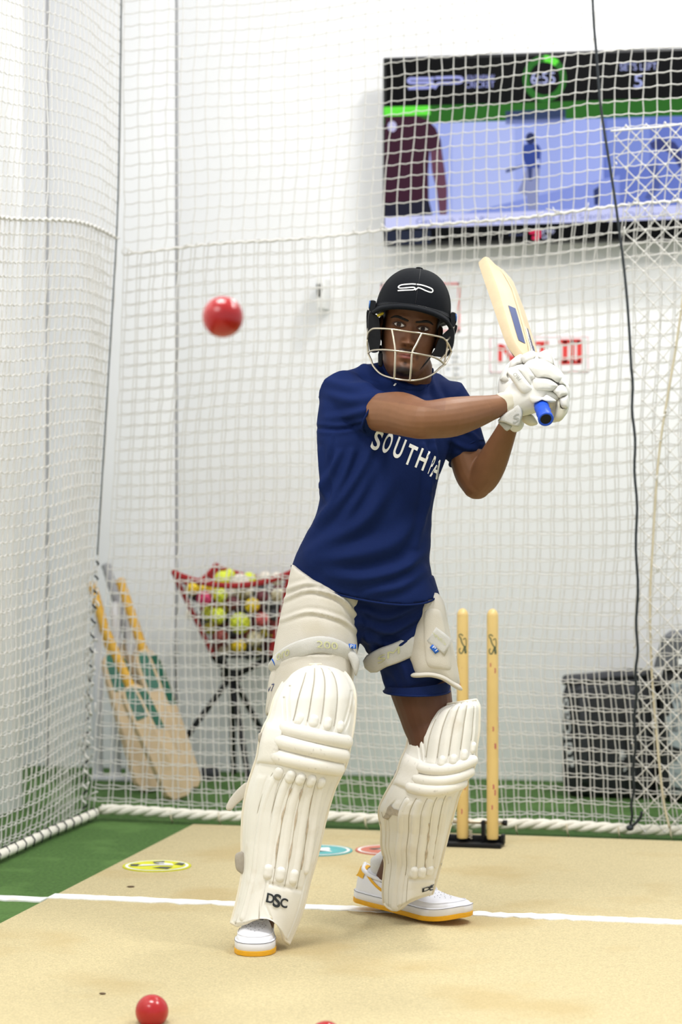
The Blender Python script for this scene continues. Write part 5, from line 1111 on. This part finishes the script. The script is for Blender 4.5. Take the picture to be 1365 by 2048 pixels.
# ------------------------------------------------------------------ shoes
def make_shoe(heel, toe, lift, label, sock=False):
    heel, toe = np.asarray(heel, float), np.asarray(toe, float); a = unit((toe-heel)*np.array([1, 1, 0])); L = np.linalg.norm((toe-heel)[:2])
    pa = math.atan2(lift, L); A = a*math.cos(pa)-UP*math.sin(pa); Zv = UP*math.cos(pa)+a*math.sin(pa); Lt = np.cross(Zv, A)
    base = heel+UP*lift; sc_ = L/.30
    def W(x, y, z):
        x, y, z = np.broadcast_arrays(np.asarray(x, float), np.asarray(y, float), np.asarray(z, float))
        z2 = z.copy()
        if lift > .01: z2 = z2+.020*np.clip((x-.20)/.10, 0, 1)**2
        return base+x[..., None]*sc_*A+y[..., None]*sc_*Lt+z2[..., None]*Zv
    tx = [0, .004, .02, .06, .12, .18, .22, .255, .28, .295, .3003]; hw = [.008, .020, .031, .036, .037, .043, .0485, .0475, .039, .024, .008]
    xs_ = np.concatenate([np.linspace(0, .03, 10), np.linspace(.04, .25, 22), np.linspace(.26, .3003, 14)]); hws = np.interp(xs_, tx, hw)
    outl = np.vstack([np.stack([xs_, hws], 1), np.stack([xs_[::-1], -hws[::-1]], 1)])
    root = empty('shoe', base, label, 'shoe') if False else None
    def slab(z0, z1, grow, up=0.0):
        c = np.array([.15, 0]); rr = []
        for z, g_ in ((z0, grow-.003), (z0+.003, grow), (z1-.002, grow), (z1, grow-.002)):
            q = outl+unit(outl-c*np.array([1, 0])-np.stack([np.clip(outl[:, 0], .05, .25)-.15, np.zeros(len(outl))], 1))*g_; rr.append(W(q[:, 0], q[:, 1], z))
        return loft(rr)
    mid = add('shoe', slab(.011, .034, .0045), m_shoe, ROOT, angle=50, label=label)
    add('outsole', slab(.0, .0135, .0052), m_sole, mid, angle=50)
    for k in range(5):
        q = outl*np.array([1, 1.0]); q = q+unit(q-np.stack([np.clip(q[:, 0], .05, .25), np.zeros(len(q))], 1))*.0050; w_ = W(q[:, 0], q[:, 1], .0018+k*.0024)
        add('sole_ridge', tube(np.vstack([w_, w_[:1]]), .0008, 5), m_sole, mid)
    q = outl+unit(outl-np.stack([np.clip(outl[:, 0], .05, .25), np.zeros(len(outl))], 1))*.0046; w_ = W(q[:, 0], q[:, 1], .0315)
    add('sole_stitch', tube(np.vstack([w_, w_[:1]]), .0007, 5), m_hole, mid)
    # upper
    hx = [0, .01, .04, .09, .13, .17, .20, .225, .25, .275, .292, .299]; ht = [.090, .097, .092, .082, .092, .088, .072, .062, .055, .048, .040, .034]
    ux = np.concatenate([np.linspace(.002, .03, 8), np.linspace(.04, .26, 30), np.linspace(.265, .298, 10)]); rings = []
    an = np.linspace(0, math.pi, 33)
    def upt(x, th, out=0.):
        w_ = np.interp(x, tx, hw)+.0005; h_ = np.interp(x, hx, ht)-.030; p_ = np.interp(x, [0, .1, .2, .3], [2.2, 2.0, 2.3, 2.8])
        narrow = np.interp(x, [0, .05, .12, .18, .24], [.20, .22, .30, .22, .0])
        c, s_ = np.cos(th), np.sin(th); yy = w_*np.sign(c)*np.abs(c)**(2/p_); zz = h_*np.abs(s_)**(2/p_)
        yy = yy*(1-narrow*np.clip(zz/np.maximum(h_, .01), 0, 1)**1.5)
        return W(x, yy*(1+out/.04), .030+zz+out*np.abs(s_))
    for x in ux: rings.append(upt(x, an))
    add('upper', loft(rings, closed=False), m_shoe, mid)
    R_ = np.array(rings); 
    for k, nm in ((0, 'heel_cap'), (-1, 'toe_cap_end')):
        V_ = np.vstack([R_[k], R_[k].mean(0)[None]]); add(nm, (V_, [(i, i+1, 33) for i in range(32)]), m_shoe, mid)
    for s_ in (0, 1):   # overlays: toe cap seam, eyestay, stripe
        sg = 1 if s_ == 0 else -1
        th = lambda t: (math.pi/2-sg*t)
        seam = np.array([upt(x, th(t), .0012) for x, t in [(.285, 0.0), (.283, .35), (.272, .75), (.25, 1.0), (.22, 1.12), (.19, 1.2)]]); add('toe_seam', tube(spline(seam, 30), .0011, 6), m_shoe, mid)
        st = np.array([upt(x, th(t), .0016) for x, t in [(.206, .05), (.205, .35), (.19, .55), (.15, .62), (.11, .66)]]); add('eyestay_edge', tube(spline(st, 30), .0016, 6), m_shoe, mid)
        yl = np.array([upt(x, th(t), .0012) for x, t in [(.022, .55), (.04, .8), (.06, 1.0), (.085, 1.18), (.115, 1.32)]]); add('side_stripe', tube(spline(yl, 24), [[.0045, .0012]]*24, 8, ref=Lt*sg), m_sole, mid)
    tab = [[upt(x, math.pi/2+t, .0022) for t in np.linspace(-1.0, 1.0, 13)] for x in np.linspace(.002, .028, 6)]
    tab0 = [W(-.0035, y, z) for y, z in zip(np.linspace(.014, -.014, 13), np.full(13, .068))]
    add('heel_tab', loft([tab0]+tab, closed=False, caps=False), m_sole, mid)
    rim = [upt(x, math.pi/2+t, .001) for x, t in [(.012, 0), (.02, .55), (.05, .72), (.09, .66), (.12, .5), (.135, 0), (.12, -.5), (.09, -.66), (.05, -.72), (.02, -.55)]]
    add('collar_rim', tube(cspline(rim+[rim[0]], 4), .0062, 8), m_shoe, mid)
    tong = [[W(x, y, z+.004-abs(y)*.35) for y in np.linspace(-.022, .022, 9)] for x, z in zip(np.linspace(.105, .165, 8), np.linspace(.112, .092, 8))]
    add('tongue', loft(tong+[[q-Zv*.008 for q in r_] for r_ in tong[::-1]], closed=False, caps=False), m_shoe, mid)
    for k, x in enumerate((.194, .178, .162, .146)):
        lc = np.array([upt(x+.004*math.cos(t*3), math.pi/2+t, .003) for t in np.linspace(-.62, .62, 14)]); add('lace', tube(lc, [[.0042, .0018]]*14, 8, ref=Zv), m_lace, mid)
    bu = [upt(.196, math.pi/2+t, .0048) for t in np.linspace(-.17, .17, 6)]; add('lace_buckle', tube(np.array(bu), [[.0045, .0016]]*6, 8, ref=Zv, cap=1), m_steel, mid)
    for x, ts in [(.218, (-.55, -.33, -.11, .11, .33, .55)), (.229, (-.42, -.2, 0, .2, .42)), (.240, (-.3, -.0, .3)), (.249, (-.14, .14)), (.256, (0,))]:
        for t in ts: add('vent_hole', ellipsoid(upt(x, math.pi/2+t, .0002), .0012, .0012, .0008, n=8, m=6), m_hole, mid)
    return mid, W
fr_toe, fr_heel = P(508, 1925, 6.19), P(520, 1925, 6.475); fr_toe[2] = fr_heel[2] = MATZ
make_shoe(fr_heel, fr_toe, .001, 'white shoe with yellow sole on the front foot')
rt, rh = gnd(932, 1849, MATZ), P(719, 1830, 6.83); rh[2] = MATZ
rsh, RW = make_shoe(rh, rt, .024, 'white shoe with yellow heel tab on the rear foot, heel raised')
add('sock', chain([(768, 1722, 6.79, 27), (767, 1745, 6.80, 26), (766, 1775, 6.81, 26)], 20, 10, cap=1), m_sock, ROOT)
add('sock', chain([(517, 1838, 6.36, 30), (516, 1860, 6.36, 29), (515, 1880, 6.36, 28)], 20, 10, cap=1), m_sock, ROOT)

# ------------------------------------------------------------------ helmet
def dome_pt(u, v, grow=0.):
    """u angle round (0 = image right, -pi/2 = front), v 0 rim .. 1 crown"""
    zr = .036+.007*np.maximum(0, -np.sin(u))-.022*np.maximum(0, np.sin(u)); th = v*math.pi/2
    rx, ry0, ry1 = .0965+grow, .125+grow, .130+grow; c = np.cos(th)**(2/2.25); s = np.sin(th)**(2/2.25)
    x = rx*np.cos(u)*c; y = .088+np.where(np.sin(u) < 0, ry0, ry1)*np.sin(u)*c; z = zr+(.153+grow-zr)*s
    return H(x, y, z)
uu = np.linspace(0, 2*math.pi, 72, endpoint=False); vv = np.linspace(0, .985, 34)
outer = [dome_pt(uu, v) for v in vv]; inner = [dome_pt(uu, v, -.010) for v in vv[::-1]]
dV = loft(outer); helm = add('helmet', dV, m_shell, ROOT, label='black cloth covered batting helmet with steel face guard'); ht_ = bvh(dV)
add('lining', loft([dome_pt(uu, 0., -.001), dome_pt(uu, 0., -.010)]+[dome_pt(uu, v, -.012) for v in vv[::4]], caps=False), m_black, helm)
add('rim_band', tube(np.vstack([dome_pt(uu, .0), dome_pt(uu[:1], .0)]), .0035, 8), m_black, helm)
add('top_button', ellipsoid(H(-.002, .085, .154), .0095, .0095, .0035, HM), m_shell, helm)
for a in (-math.pi/2, -math.pi/2+1.25, -math.pi/2-1.25): add('panel_seam', tube(dome_pt(np.full(20, a), np.linspace(.02, .97, 20), .0002), .0008, 5), m_black, helm)
a = np.linspace(-math.pi-.12, .12, 60)
lip = np.array([H(x_, y_, z_) for x_, y_, z_ in spline([(-.0985, .085, .030), (-.101, .045, .020), (-.097, .005, .0215), (-.080, -.040, .030), (-.045, -.066, .0385), (0, -.074, .0415), (.045, -.066, .0375), (.079, -.040, .028), (.096, .005, .018), (.100, .045, .016), (.0985, .085, .026)], 60)])
rimp = dome_pt(np.linspace(-math.pi, 0, 60), .045)
rl_ = np.array([rimp, rimp*.6+lip*.4+HZ*.003, lip+HZ*.0045, lip, lip-HZ*.0045, rimp*.6+lip*.4-HZ*.006, dome_pt(np.linspace(-math.pi, 0, 60), .0, -.003)])
pk_ = add('peak', loft(rl_, closed=False, caps=False), m_shell, helm)
add('peak_edge', tube(lip, np.stack([np.full(60, .0058), np.full(60, .0058)], 1), 10, cap=2), m_shell, helm)
add('peak_stitch', tube(rimp*.55+lip*.45+HZ*.0042, .0006, 5), m_black, helm)
def helm_logo(pts):
    V2, F2 = stroke2d(np.array(pts)/6.205+np.array([720, 520]), 2.3, 50); D_, F3 = decal(V2, F2, ht_, .002)
    if F3: add('logo_stroke', (D_, F3), m_white, helm, smooth=False)
helm_logo([(697, 300), (640, 297), (540, 305), (500, 315), (480, 332), (488, 346), (520, 349), (620, 340), (668, 338), (686, 348), (680, 362), (655, 370), (560, 374), (472, 380)])
helm_logo([(708, 302), (760, 308), (830, 328), (892, 355), (908, 378), (900, 396), (875, 399), (820, 380), (760, 352), (725, 345), (708, 356), (688, 374)])
# ear guards: curved plates in the head frame
def ear_guard(pts, y0, y1, nm):
    q = cspline(np.array(pts), 5); c = q.mean(0); rings = []
    for f, yy in ((.0, y1), (.94, y1), (1, y1-.006), (1, y0+.006), (.95, y0), (.0, y0)):
        p_ = c+(q-c)*max(f, .02); rings.append(HP(p_[:, 0], p_[:, 1], yy))
    add(nm, loft(rings), m_black, helm, angle=40)
ear_guard([(118, 640), (158, 660), (232, 700), (250, 800), (262, 960), (252, 1060), (225, 1140), (135, 1138), (108, 1020), (98, 800)], .012, .105, 'ear_guard')
ear_guard([(125, 505), (200, 512), (192, 600), (150, 690), (122, 680), (114, 590)], .035, .12, 'ear_guard_hinge')
ear_guard([(84, 650), (120, 640), (128, 800), (112, 960), (90, 940)], .04, .10, 'ear_guard_fin')
ear_guard([(1090, 870), (1150, 820), (1180, 900), (1165, 1060), (1120, 1160), (1070, 1205), (960, 1200), (900, 1180), (925, 1120), (955, 1040), (985, 975)], .018, .105, 'ear_guard')
ear_guard([(1132, 655), (1196, 662), (1204, 740), (1190, 800), (1140, 860), (1100, 850), (1128, 780)], .035, .12, 'ear_guard_hinge')
ear_guard([(1160, 820), (1208, 810), (1204, 870), (1165, 965), (1130, 985)], .05, .10, 'ear_guard_fin')
ear_guard([(1130, 1000), (1172, 975), (1165, 1040), (1120, 1150), (1100, 1120)], .06, .10, 'ear_guard_fin')
add('hinge_edge', tube(HP(np.array([126, 120, 118]), np.array([505, 560, 600]), .034), .0018, 6), m_bluedge, helm); add('hinge_edge', tube(HP(np.array([1196, 1200, 1196]), np.array([668, 710, 760]), .034), .0018, 6), m_bluedge, helm)
yp = HP(np.array([232, 262, 285]), np.array([688, 672, 660]), -.005); add('inner_pad', tube(yp, .0035, 8, cap=2), mat('yellow_pad', (200, 176, 40), .7), helm)
def bar(pts, ys, nm='grille_bar', r=.0026):
    q = spline([(a_, b_) for a_, b_ in pts], 60); yy = spline([[v] for v in ys], 60)[:, 0] if len(ys) > 2 else np.linspace(ys[0], ys[-1], 60)
    add(nm, tube(HP(q[:, 0], q[:, 1], yy), r, 10, cap=2), m_steel, helm)
bar([(97, 985), (112, 905), (148, 862), (210, 850), (400, 860), (600, 890), (760, 910), (980, 950), (1055, 985), (1108, 1060), (1138, 1140)], [.02, .0, -.03, -.055, -.078, -.083, -.078, -.055, -.02, .0, .015])
bar([(105, 1160), (128, 1135), (180, 1120), (300, 1114), (430, 1125), (660, 1155), (880, 1195), (980, 1235), (1055, 1295)], [.02, .0, -.03, -.07, -.092, -.095, -.07, -.04, .0])
bar([(105, 1165), (140, 1240), (175, 1325), (270, 1420), (430, 1472), (620, 1495), (780, 1475), (910, 1415), (1000, 1335), (1060, 1292)], [.02, -.0, -.02, -.055, -.088, -.09, -.07, -.045, -.02, .0])
bar([(400, 862), (425, 1000), (441, 1130), (437, 1300), (430, 1470)], [-.078, -.086, -.092, -.094, -.088]); bar([(768, 912), (705, 1040), (651, 1152), (638, 1320), (622, 1494)], [-.078, -.088, -.095, -.096, -.09])
bar([(128, 640), (112, 760), (104, 860), (95, 985), (98, 1080), (107, 1162)], [.06, .05, .04, .02, .02, .02]); bar([(1172, 800), (1150, 890), (1118, 960), (1082, 1000)], [.05, .04, .02, -.01])
bar([(1078, 1000), (1085, 1080), (1070, 1180), (1050, 1290)], [-.012, -.0, .0, .0]); bar([(1160, 950), (1130, 1050), (1075, 1150), (1000, 1240)], [.05, .03, .01, -.035]); bar([(1138, 1140), (1105, 1215), (1062, 1296)], [.015, .01, .0])
add('chin_strap', tube(HP(*(lambda q: (q[:, 0], q[:, 1], q[:, 2]))(spline([(250, 1060, .05), (258, 1150, .04), (256, 1230, .035), (262, 1310, .05)], 20))), [[.0042, .0016]]*20, 8, ref=FWD), m_black, helm)
add('chin_strap', tube(HP(*(lambda q: (q[:, 0], q[:, 1], q[:, 2]))(spline([(940, 1110, .03), (880, 1200, .03), (800, 1300, .028), (720, 1375, .02), (650, 1402, .012)], 24))), [[.0018, .0014]]*24, 8, ref=FWD), m_black, helm)
add('strap_clip', tube(HP(np.array([257, 257]), np.array([1170, 1300]), .03), [[.006, .003]]*2, 8, ref=FWD, cap=2), m_black, helm)

# ------------------------------------------------------------------ bat in the hands
E_ = P(1092.5, 838, 6.27); T_ = None
for d in np.linspace(6.6, 7.3, 400):
    q = P(986, 534, d)
    if T_ is None and np.linalg.norm(q-E_) >= .86: T_ = q
bat = make_bat(E_, T_, RGT*.675-FWD*.285+UP*.66, None, 'cricket bat with a blue grip raised in the batsman\'s gloved hands', gripm=m_blue, edge_k=1.15, spine_k=.74)
broot, bpatch, fpatch, ba, bw_, bn, bhl, epatch = bat
aa = np.linspace(0, 2*math.pi, 28)
add('grip_end', tube(np.array([E_+(bw_*np.cos(t)+bn*np.sin(t))*.0165 for t in aa]), .0032, 8), m_blue, broot)
add('grip_hole', loft([np.array([E_-ba*.0006+(bw_*np.cos(t)+bn*np.sin(t))*.0150 for t in aa[:-1]]), np.array([E_-ba*.0006+(bw_*np.cos(t)+bn*np.sin(t))*.0002 for t in aa[:-1]])], caps=False), m_black, broot)

bpatch('sticker', .10, .44, lambda s: -.22, lambda s: -.62, m_navyst); fpatch('face_film', .02, .55, -.9, .9, mat('white_film', (228, 230, 236), .4))
bpatch('spine_tape', .0, .9, -.09, .09, mat('pale_spine', (206, 186, 150), .5))
for k, (a0, a1, u0, u1) in enumerate([(.03, .20, .35, .42), (.05, .26, .5, .58), (.12, .34, .66, .76), (.08, .18, .74, .82)]): bpatch('back_print', a0, a1, u0-.2, u1-.2, m_navyst)
bpatch('side_print', .0, .30, .12, .36, mat('white_film', (228, 230, 236), .4))
# ------------------------------------------------------------------ gloves
def Z(pts): return [(960+x_/5.69, 520+y_/5.69) for x_, y_ in pts]
def panel(nm, pts, d, h_, m, parent, ex=4, per=4, back=.012, K=7):
    return add(nm, pillow(Z(pts), d, h_, K=K, per=per, ex=ex, back=back), m, parent)
gt = remesh([chain([(1020, 812, 6.375, 27), (1038, 800, 6.37, 36), (1062, 785, 6.375, 44), (1082, 775, 6.39, 42)], 20, 20), chain([(1075, 750, 6.40, 34), (1098, 768, 6.40, 36), (1112, 795, 6.41, 30)], 20, 12),
             chain([(1094, 758, 6.385, 20), (1118, 775, 6.375, 20), (1124, 792, 6.375, 17), (1112, 806, 6.385, 15)], 16, 16), chain([(1098, 778, 6.38, 20), (1122, 800, 6.37, 17), (1122, 820, 6.37, 15), (1108, 832, 6.39, 14)], 16, 16)], .0035, 4)
glove1 = add('batting_glove', gt, m_glove, ROOT, label='white padded batting glove of the top hand')
add('wrist_band', pillow(Z([(190, 1528), (250, 1506), (340, 1504), (410, 1512), (445, 1545), (468, 1640), (400, 1690), (335, 1722), (292, 1742), (285, 1680), (262, 1620), (225, 1562)]), 6.352, .022, K=7, per=3, ex=4, back=.05), m_glove2, glove1)
add('cuff_tube', chain([(999, 816, 6.36, 23), (1012, 812, 6.365, 26), (1030, 806, 6.37, 28)], 24, 10, cap=0), m_glove2, glove1)
panel('wrist_strap', [(292, 1742), (380, 1690), (445, 1640), (492, 1750), (468, 1830), (442, 1898), (372, 1888), (285, 1852), (205, 1828)], 6.334, .008, m_strap, glove1, per=2, ex=8)
add('strap_logo', (lambda g: (P(*(lambda q: (q[:, 0], q[:, 1], np.full(len(q), 6.3245)))(np.array(Z(np.array([375, 1862])+np.outer(g[0][:, 0]*70, (.95, -.32))+np.outer(g[0][:, 1]*100, (.12, -.99)))))), g[1]))(glyph('S')), m_greytxt, glove1, smooth=False)
panel('strap_flap', [(206, 1838), (300, 1856), (372, 1890), (312, 1948), (262, 1905)], 6.35, .006, m_strap, glove1, per=2, ex=8)
panel('cuff_panel', [(315, 1275), (350, 1245), (402, 1226), (440, 1242), (520, 1340), (600, 1450), (590, 1492), (525, 1530), (470, 1512), (405, 1425), (350, 1345)], 6.328, .016, m_glove, glove1)
g = glyph('PRO'); cp_ = np.array([468, 1352])+np.outer(g[0][:, 0]*-96, (.86, .50))+np.outer(g[0][:, 1]*44, (-.45, .80))
cp_ = np.array([478, 1350])+np.outer(g[0][:, 0]*100, (-.70, -.72))+np.outer(g[0][:, 1]*42, (-.80, .60)); add('print', (P(*(lambda q: (q[:, 0], q[:, 1], np.full(len(q), 6.3085)))(np.array(Z(cp_)))), g[1]), m_greytxt, glove1, smooth=False)
panel('hand_roll', [(425, 1222), (480, 1190), (545, 1212), (600, 1280), (630, 1332), (592, 1372), (588, 1440), (520, 1360), (450, 1268)], 6.335, .018, m_glove, glove1)
panel('hand_panel', [(540, 1202), (640, 1182), (780, 1182), (850, 1215), (905, 1275), (948, 1352), (890, 1398), (820, 1358), (720, 1336), (625, 1330)], 6.345, .020, m_glove, glove1)
panel('hand_panel', [(592, 1372), (640, 1346), (730, 1348), (805, 1362), (888, 1420), (872, 1452), (828, 1490), (720, 1486), (612, 1478)], 6.335, .020, m_glove, glove1)
panel('palm_edge', [(540, 1500), (610, 1482), (720, 1490), (830, 1494), (905, 1560), (870, 1600), (760, 1545), (660, 1560), (560, 1570)], 6.345, .012, m_glove, glove1)
for pts, d in (([(832, 1484), (890, 1432), (950, 1420), (995, 1480), (1002, 1530), (950, 1552), (905, 1572), (872, 1530)], 6.338), ([(912, 1572), (960, 1552), (1004, 1540), (1014, 1620), (1002, 1690), (940, 1682), (915, 1640)], 6.342),
               ([(880, 1600), (912, 1582), (920, 1660), (942, 1690), (992, 1694), (965, 1785), (905, 1840), (842, 1822), (848, 1760), (862, 1680)], 6.35), ([(900, 1285), (952, 1356), (985, 1430), (950, 1418), (895, 1402)], 6.352)):
    panel('finger_roll', pts, d, .018, m_glove2 if d == 6.35 else m_glove, glove1, ex=3)
panel('thumb', [(574, 1560), (600, 1544), (665, 1552), (722, 1560), (762, 1535), (820, 1565), (872, 1600), (842, 1622), (780, 1618), (738, 1596), (690, 1600), (650, 1622), (600, 1628), (575, 1600)], 6.322, .016, m_glove, glove1, ex=3)
panel('palm_roll', [(470, 1800), (500, 1755), (560, 1745), (610, 1770), (662, 1858), (620, 1884), (565, 1886), (500, 1850)], 6.40, .020, m_glove2, glove1, ex=3, back=.02)
panel('palm_mesh', [(480, 1740), (520, 1690), (560, 1650), (610, 1640), (620, 1700), (600, 1750), (540, 1752)], 6.372, .008, m_grey, glove1, ex=4, back=.02)
add('finger_gusset', tube(P(*(lambda q: (q[:, 0], q[:, 1], np.full(len(q), 6.345)))(np.array(Z([(500, 1640), (530, 1620), (552, 1580), (560, 1540)])))), .007, 8, cap=2), m_glove, glove1)
gt2 = remesh([chain([(1030, 845, 6.45, 20), (1024, 800, 6.455, 26), (1030, 770, 6.465, 34), (1046, 748, 6.475, 36), (1072, 738, 6.485, 34)], 20, 24), chain([(1060, 735, 6.48, 28), (1088, 732, 6.48, 24), (1100, 745, 6.475, 20), (1105, 765, 6.47, 18)], 18, 16)], .0035, 4)
glove2 = add('batting_glove', gt2, m_glove, ROOT, label='white padded batting glove of the bottom hand, behind')
panel('hand_panel', [(345, 1162), (420, 1092), (480, 1076), (492, 1168), (430, 1192), (346, 1242)], 6.435, .018, m_glove, glove2, ex=3)
panel('hand_panel', [(472, 1092), (540, 1050), (602, 1030), (642, 1062), (630, 1112), (560, 1158), (500, 1180), (476, 1140)], 6.43, .020, m_glove, glove2, ex=3)
panel('side_flap', [(230, 1352), (262, 1280), (300, 1225), (340, 1182), (346, 1242), (312, 1312), (340, 1388), (288, 1400), (242, 1376)], 6.44, .016, m_glove, glove2, ex=3)
panel('hand_panel', [(330, 1230), (420, 1190), (500, 1182), (450, 1230), (350, 1260), (312, 1300)], 6.43, .012, m_glove, glove2, ex=3)
panel('finger_roll', [(610, 1130), (640, 1084), (672, 1090), (692, 1130), (650, 1168), (616, 1166)], 6.432, .016, m_glove, glove2, ex=3)
panel('finger_roll', [(662, 1092), (700, 1042), (790, 1020), (822, 1070), (842, 1150), (838, 1192), (770, 1186), (700, 1162), (690, 1128)], 6.425, .020, m_glove, glove2, ex=3)
panel('finger_roll', [(822, 1080), (850, 1130), (890, 1210), (900, 1262), (850, 1215), (830, 1150)], 6.43, .016, m_glove, glove2, ex=3)
panel('finger_gap', [(578, 1165), (600, 1140), (612, 1168), (600, 1178)], 6.425, .006, m_grey, glove2, ex=3, K=4)
add('wrist_band', chain([(1014, 762, 6.475, 11), (1013, 775, 6.475, 12), (1014, 790, 6.475, 13)], 16, 10, cap=1), m_glove2, glove2)
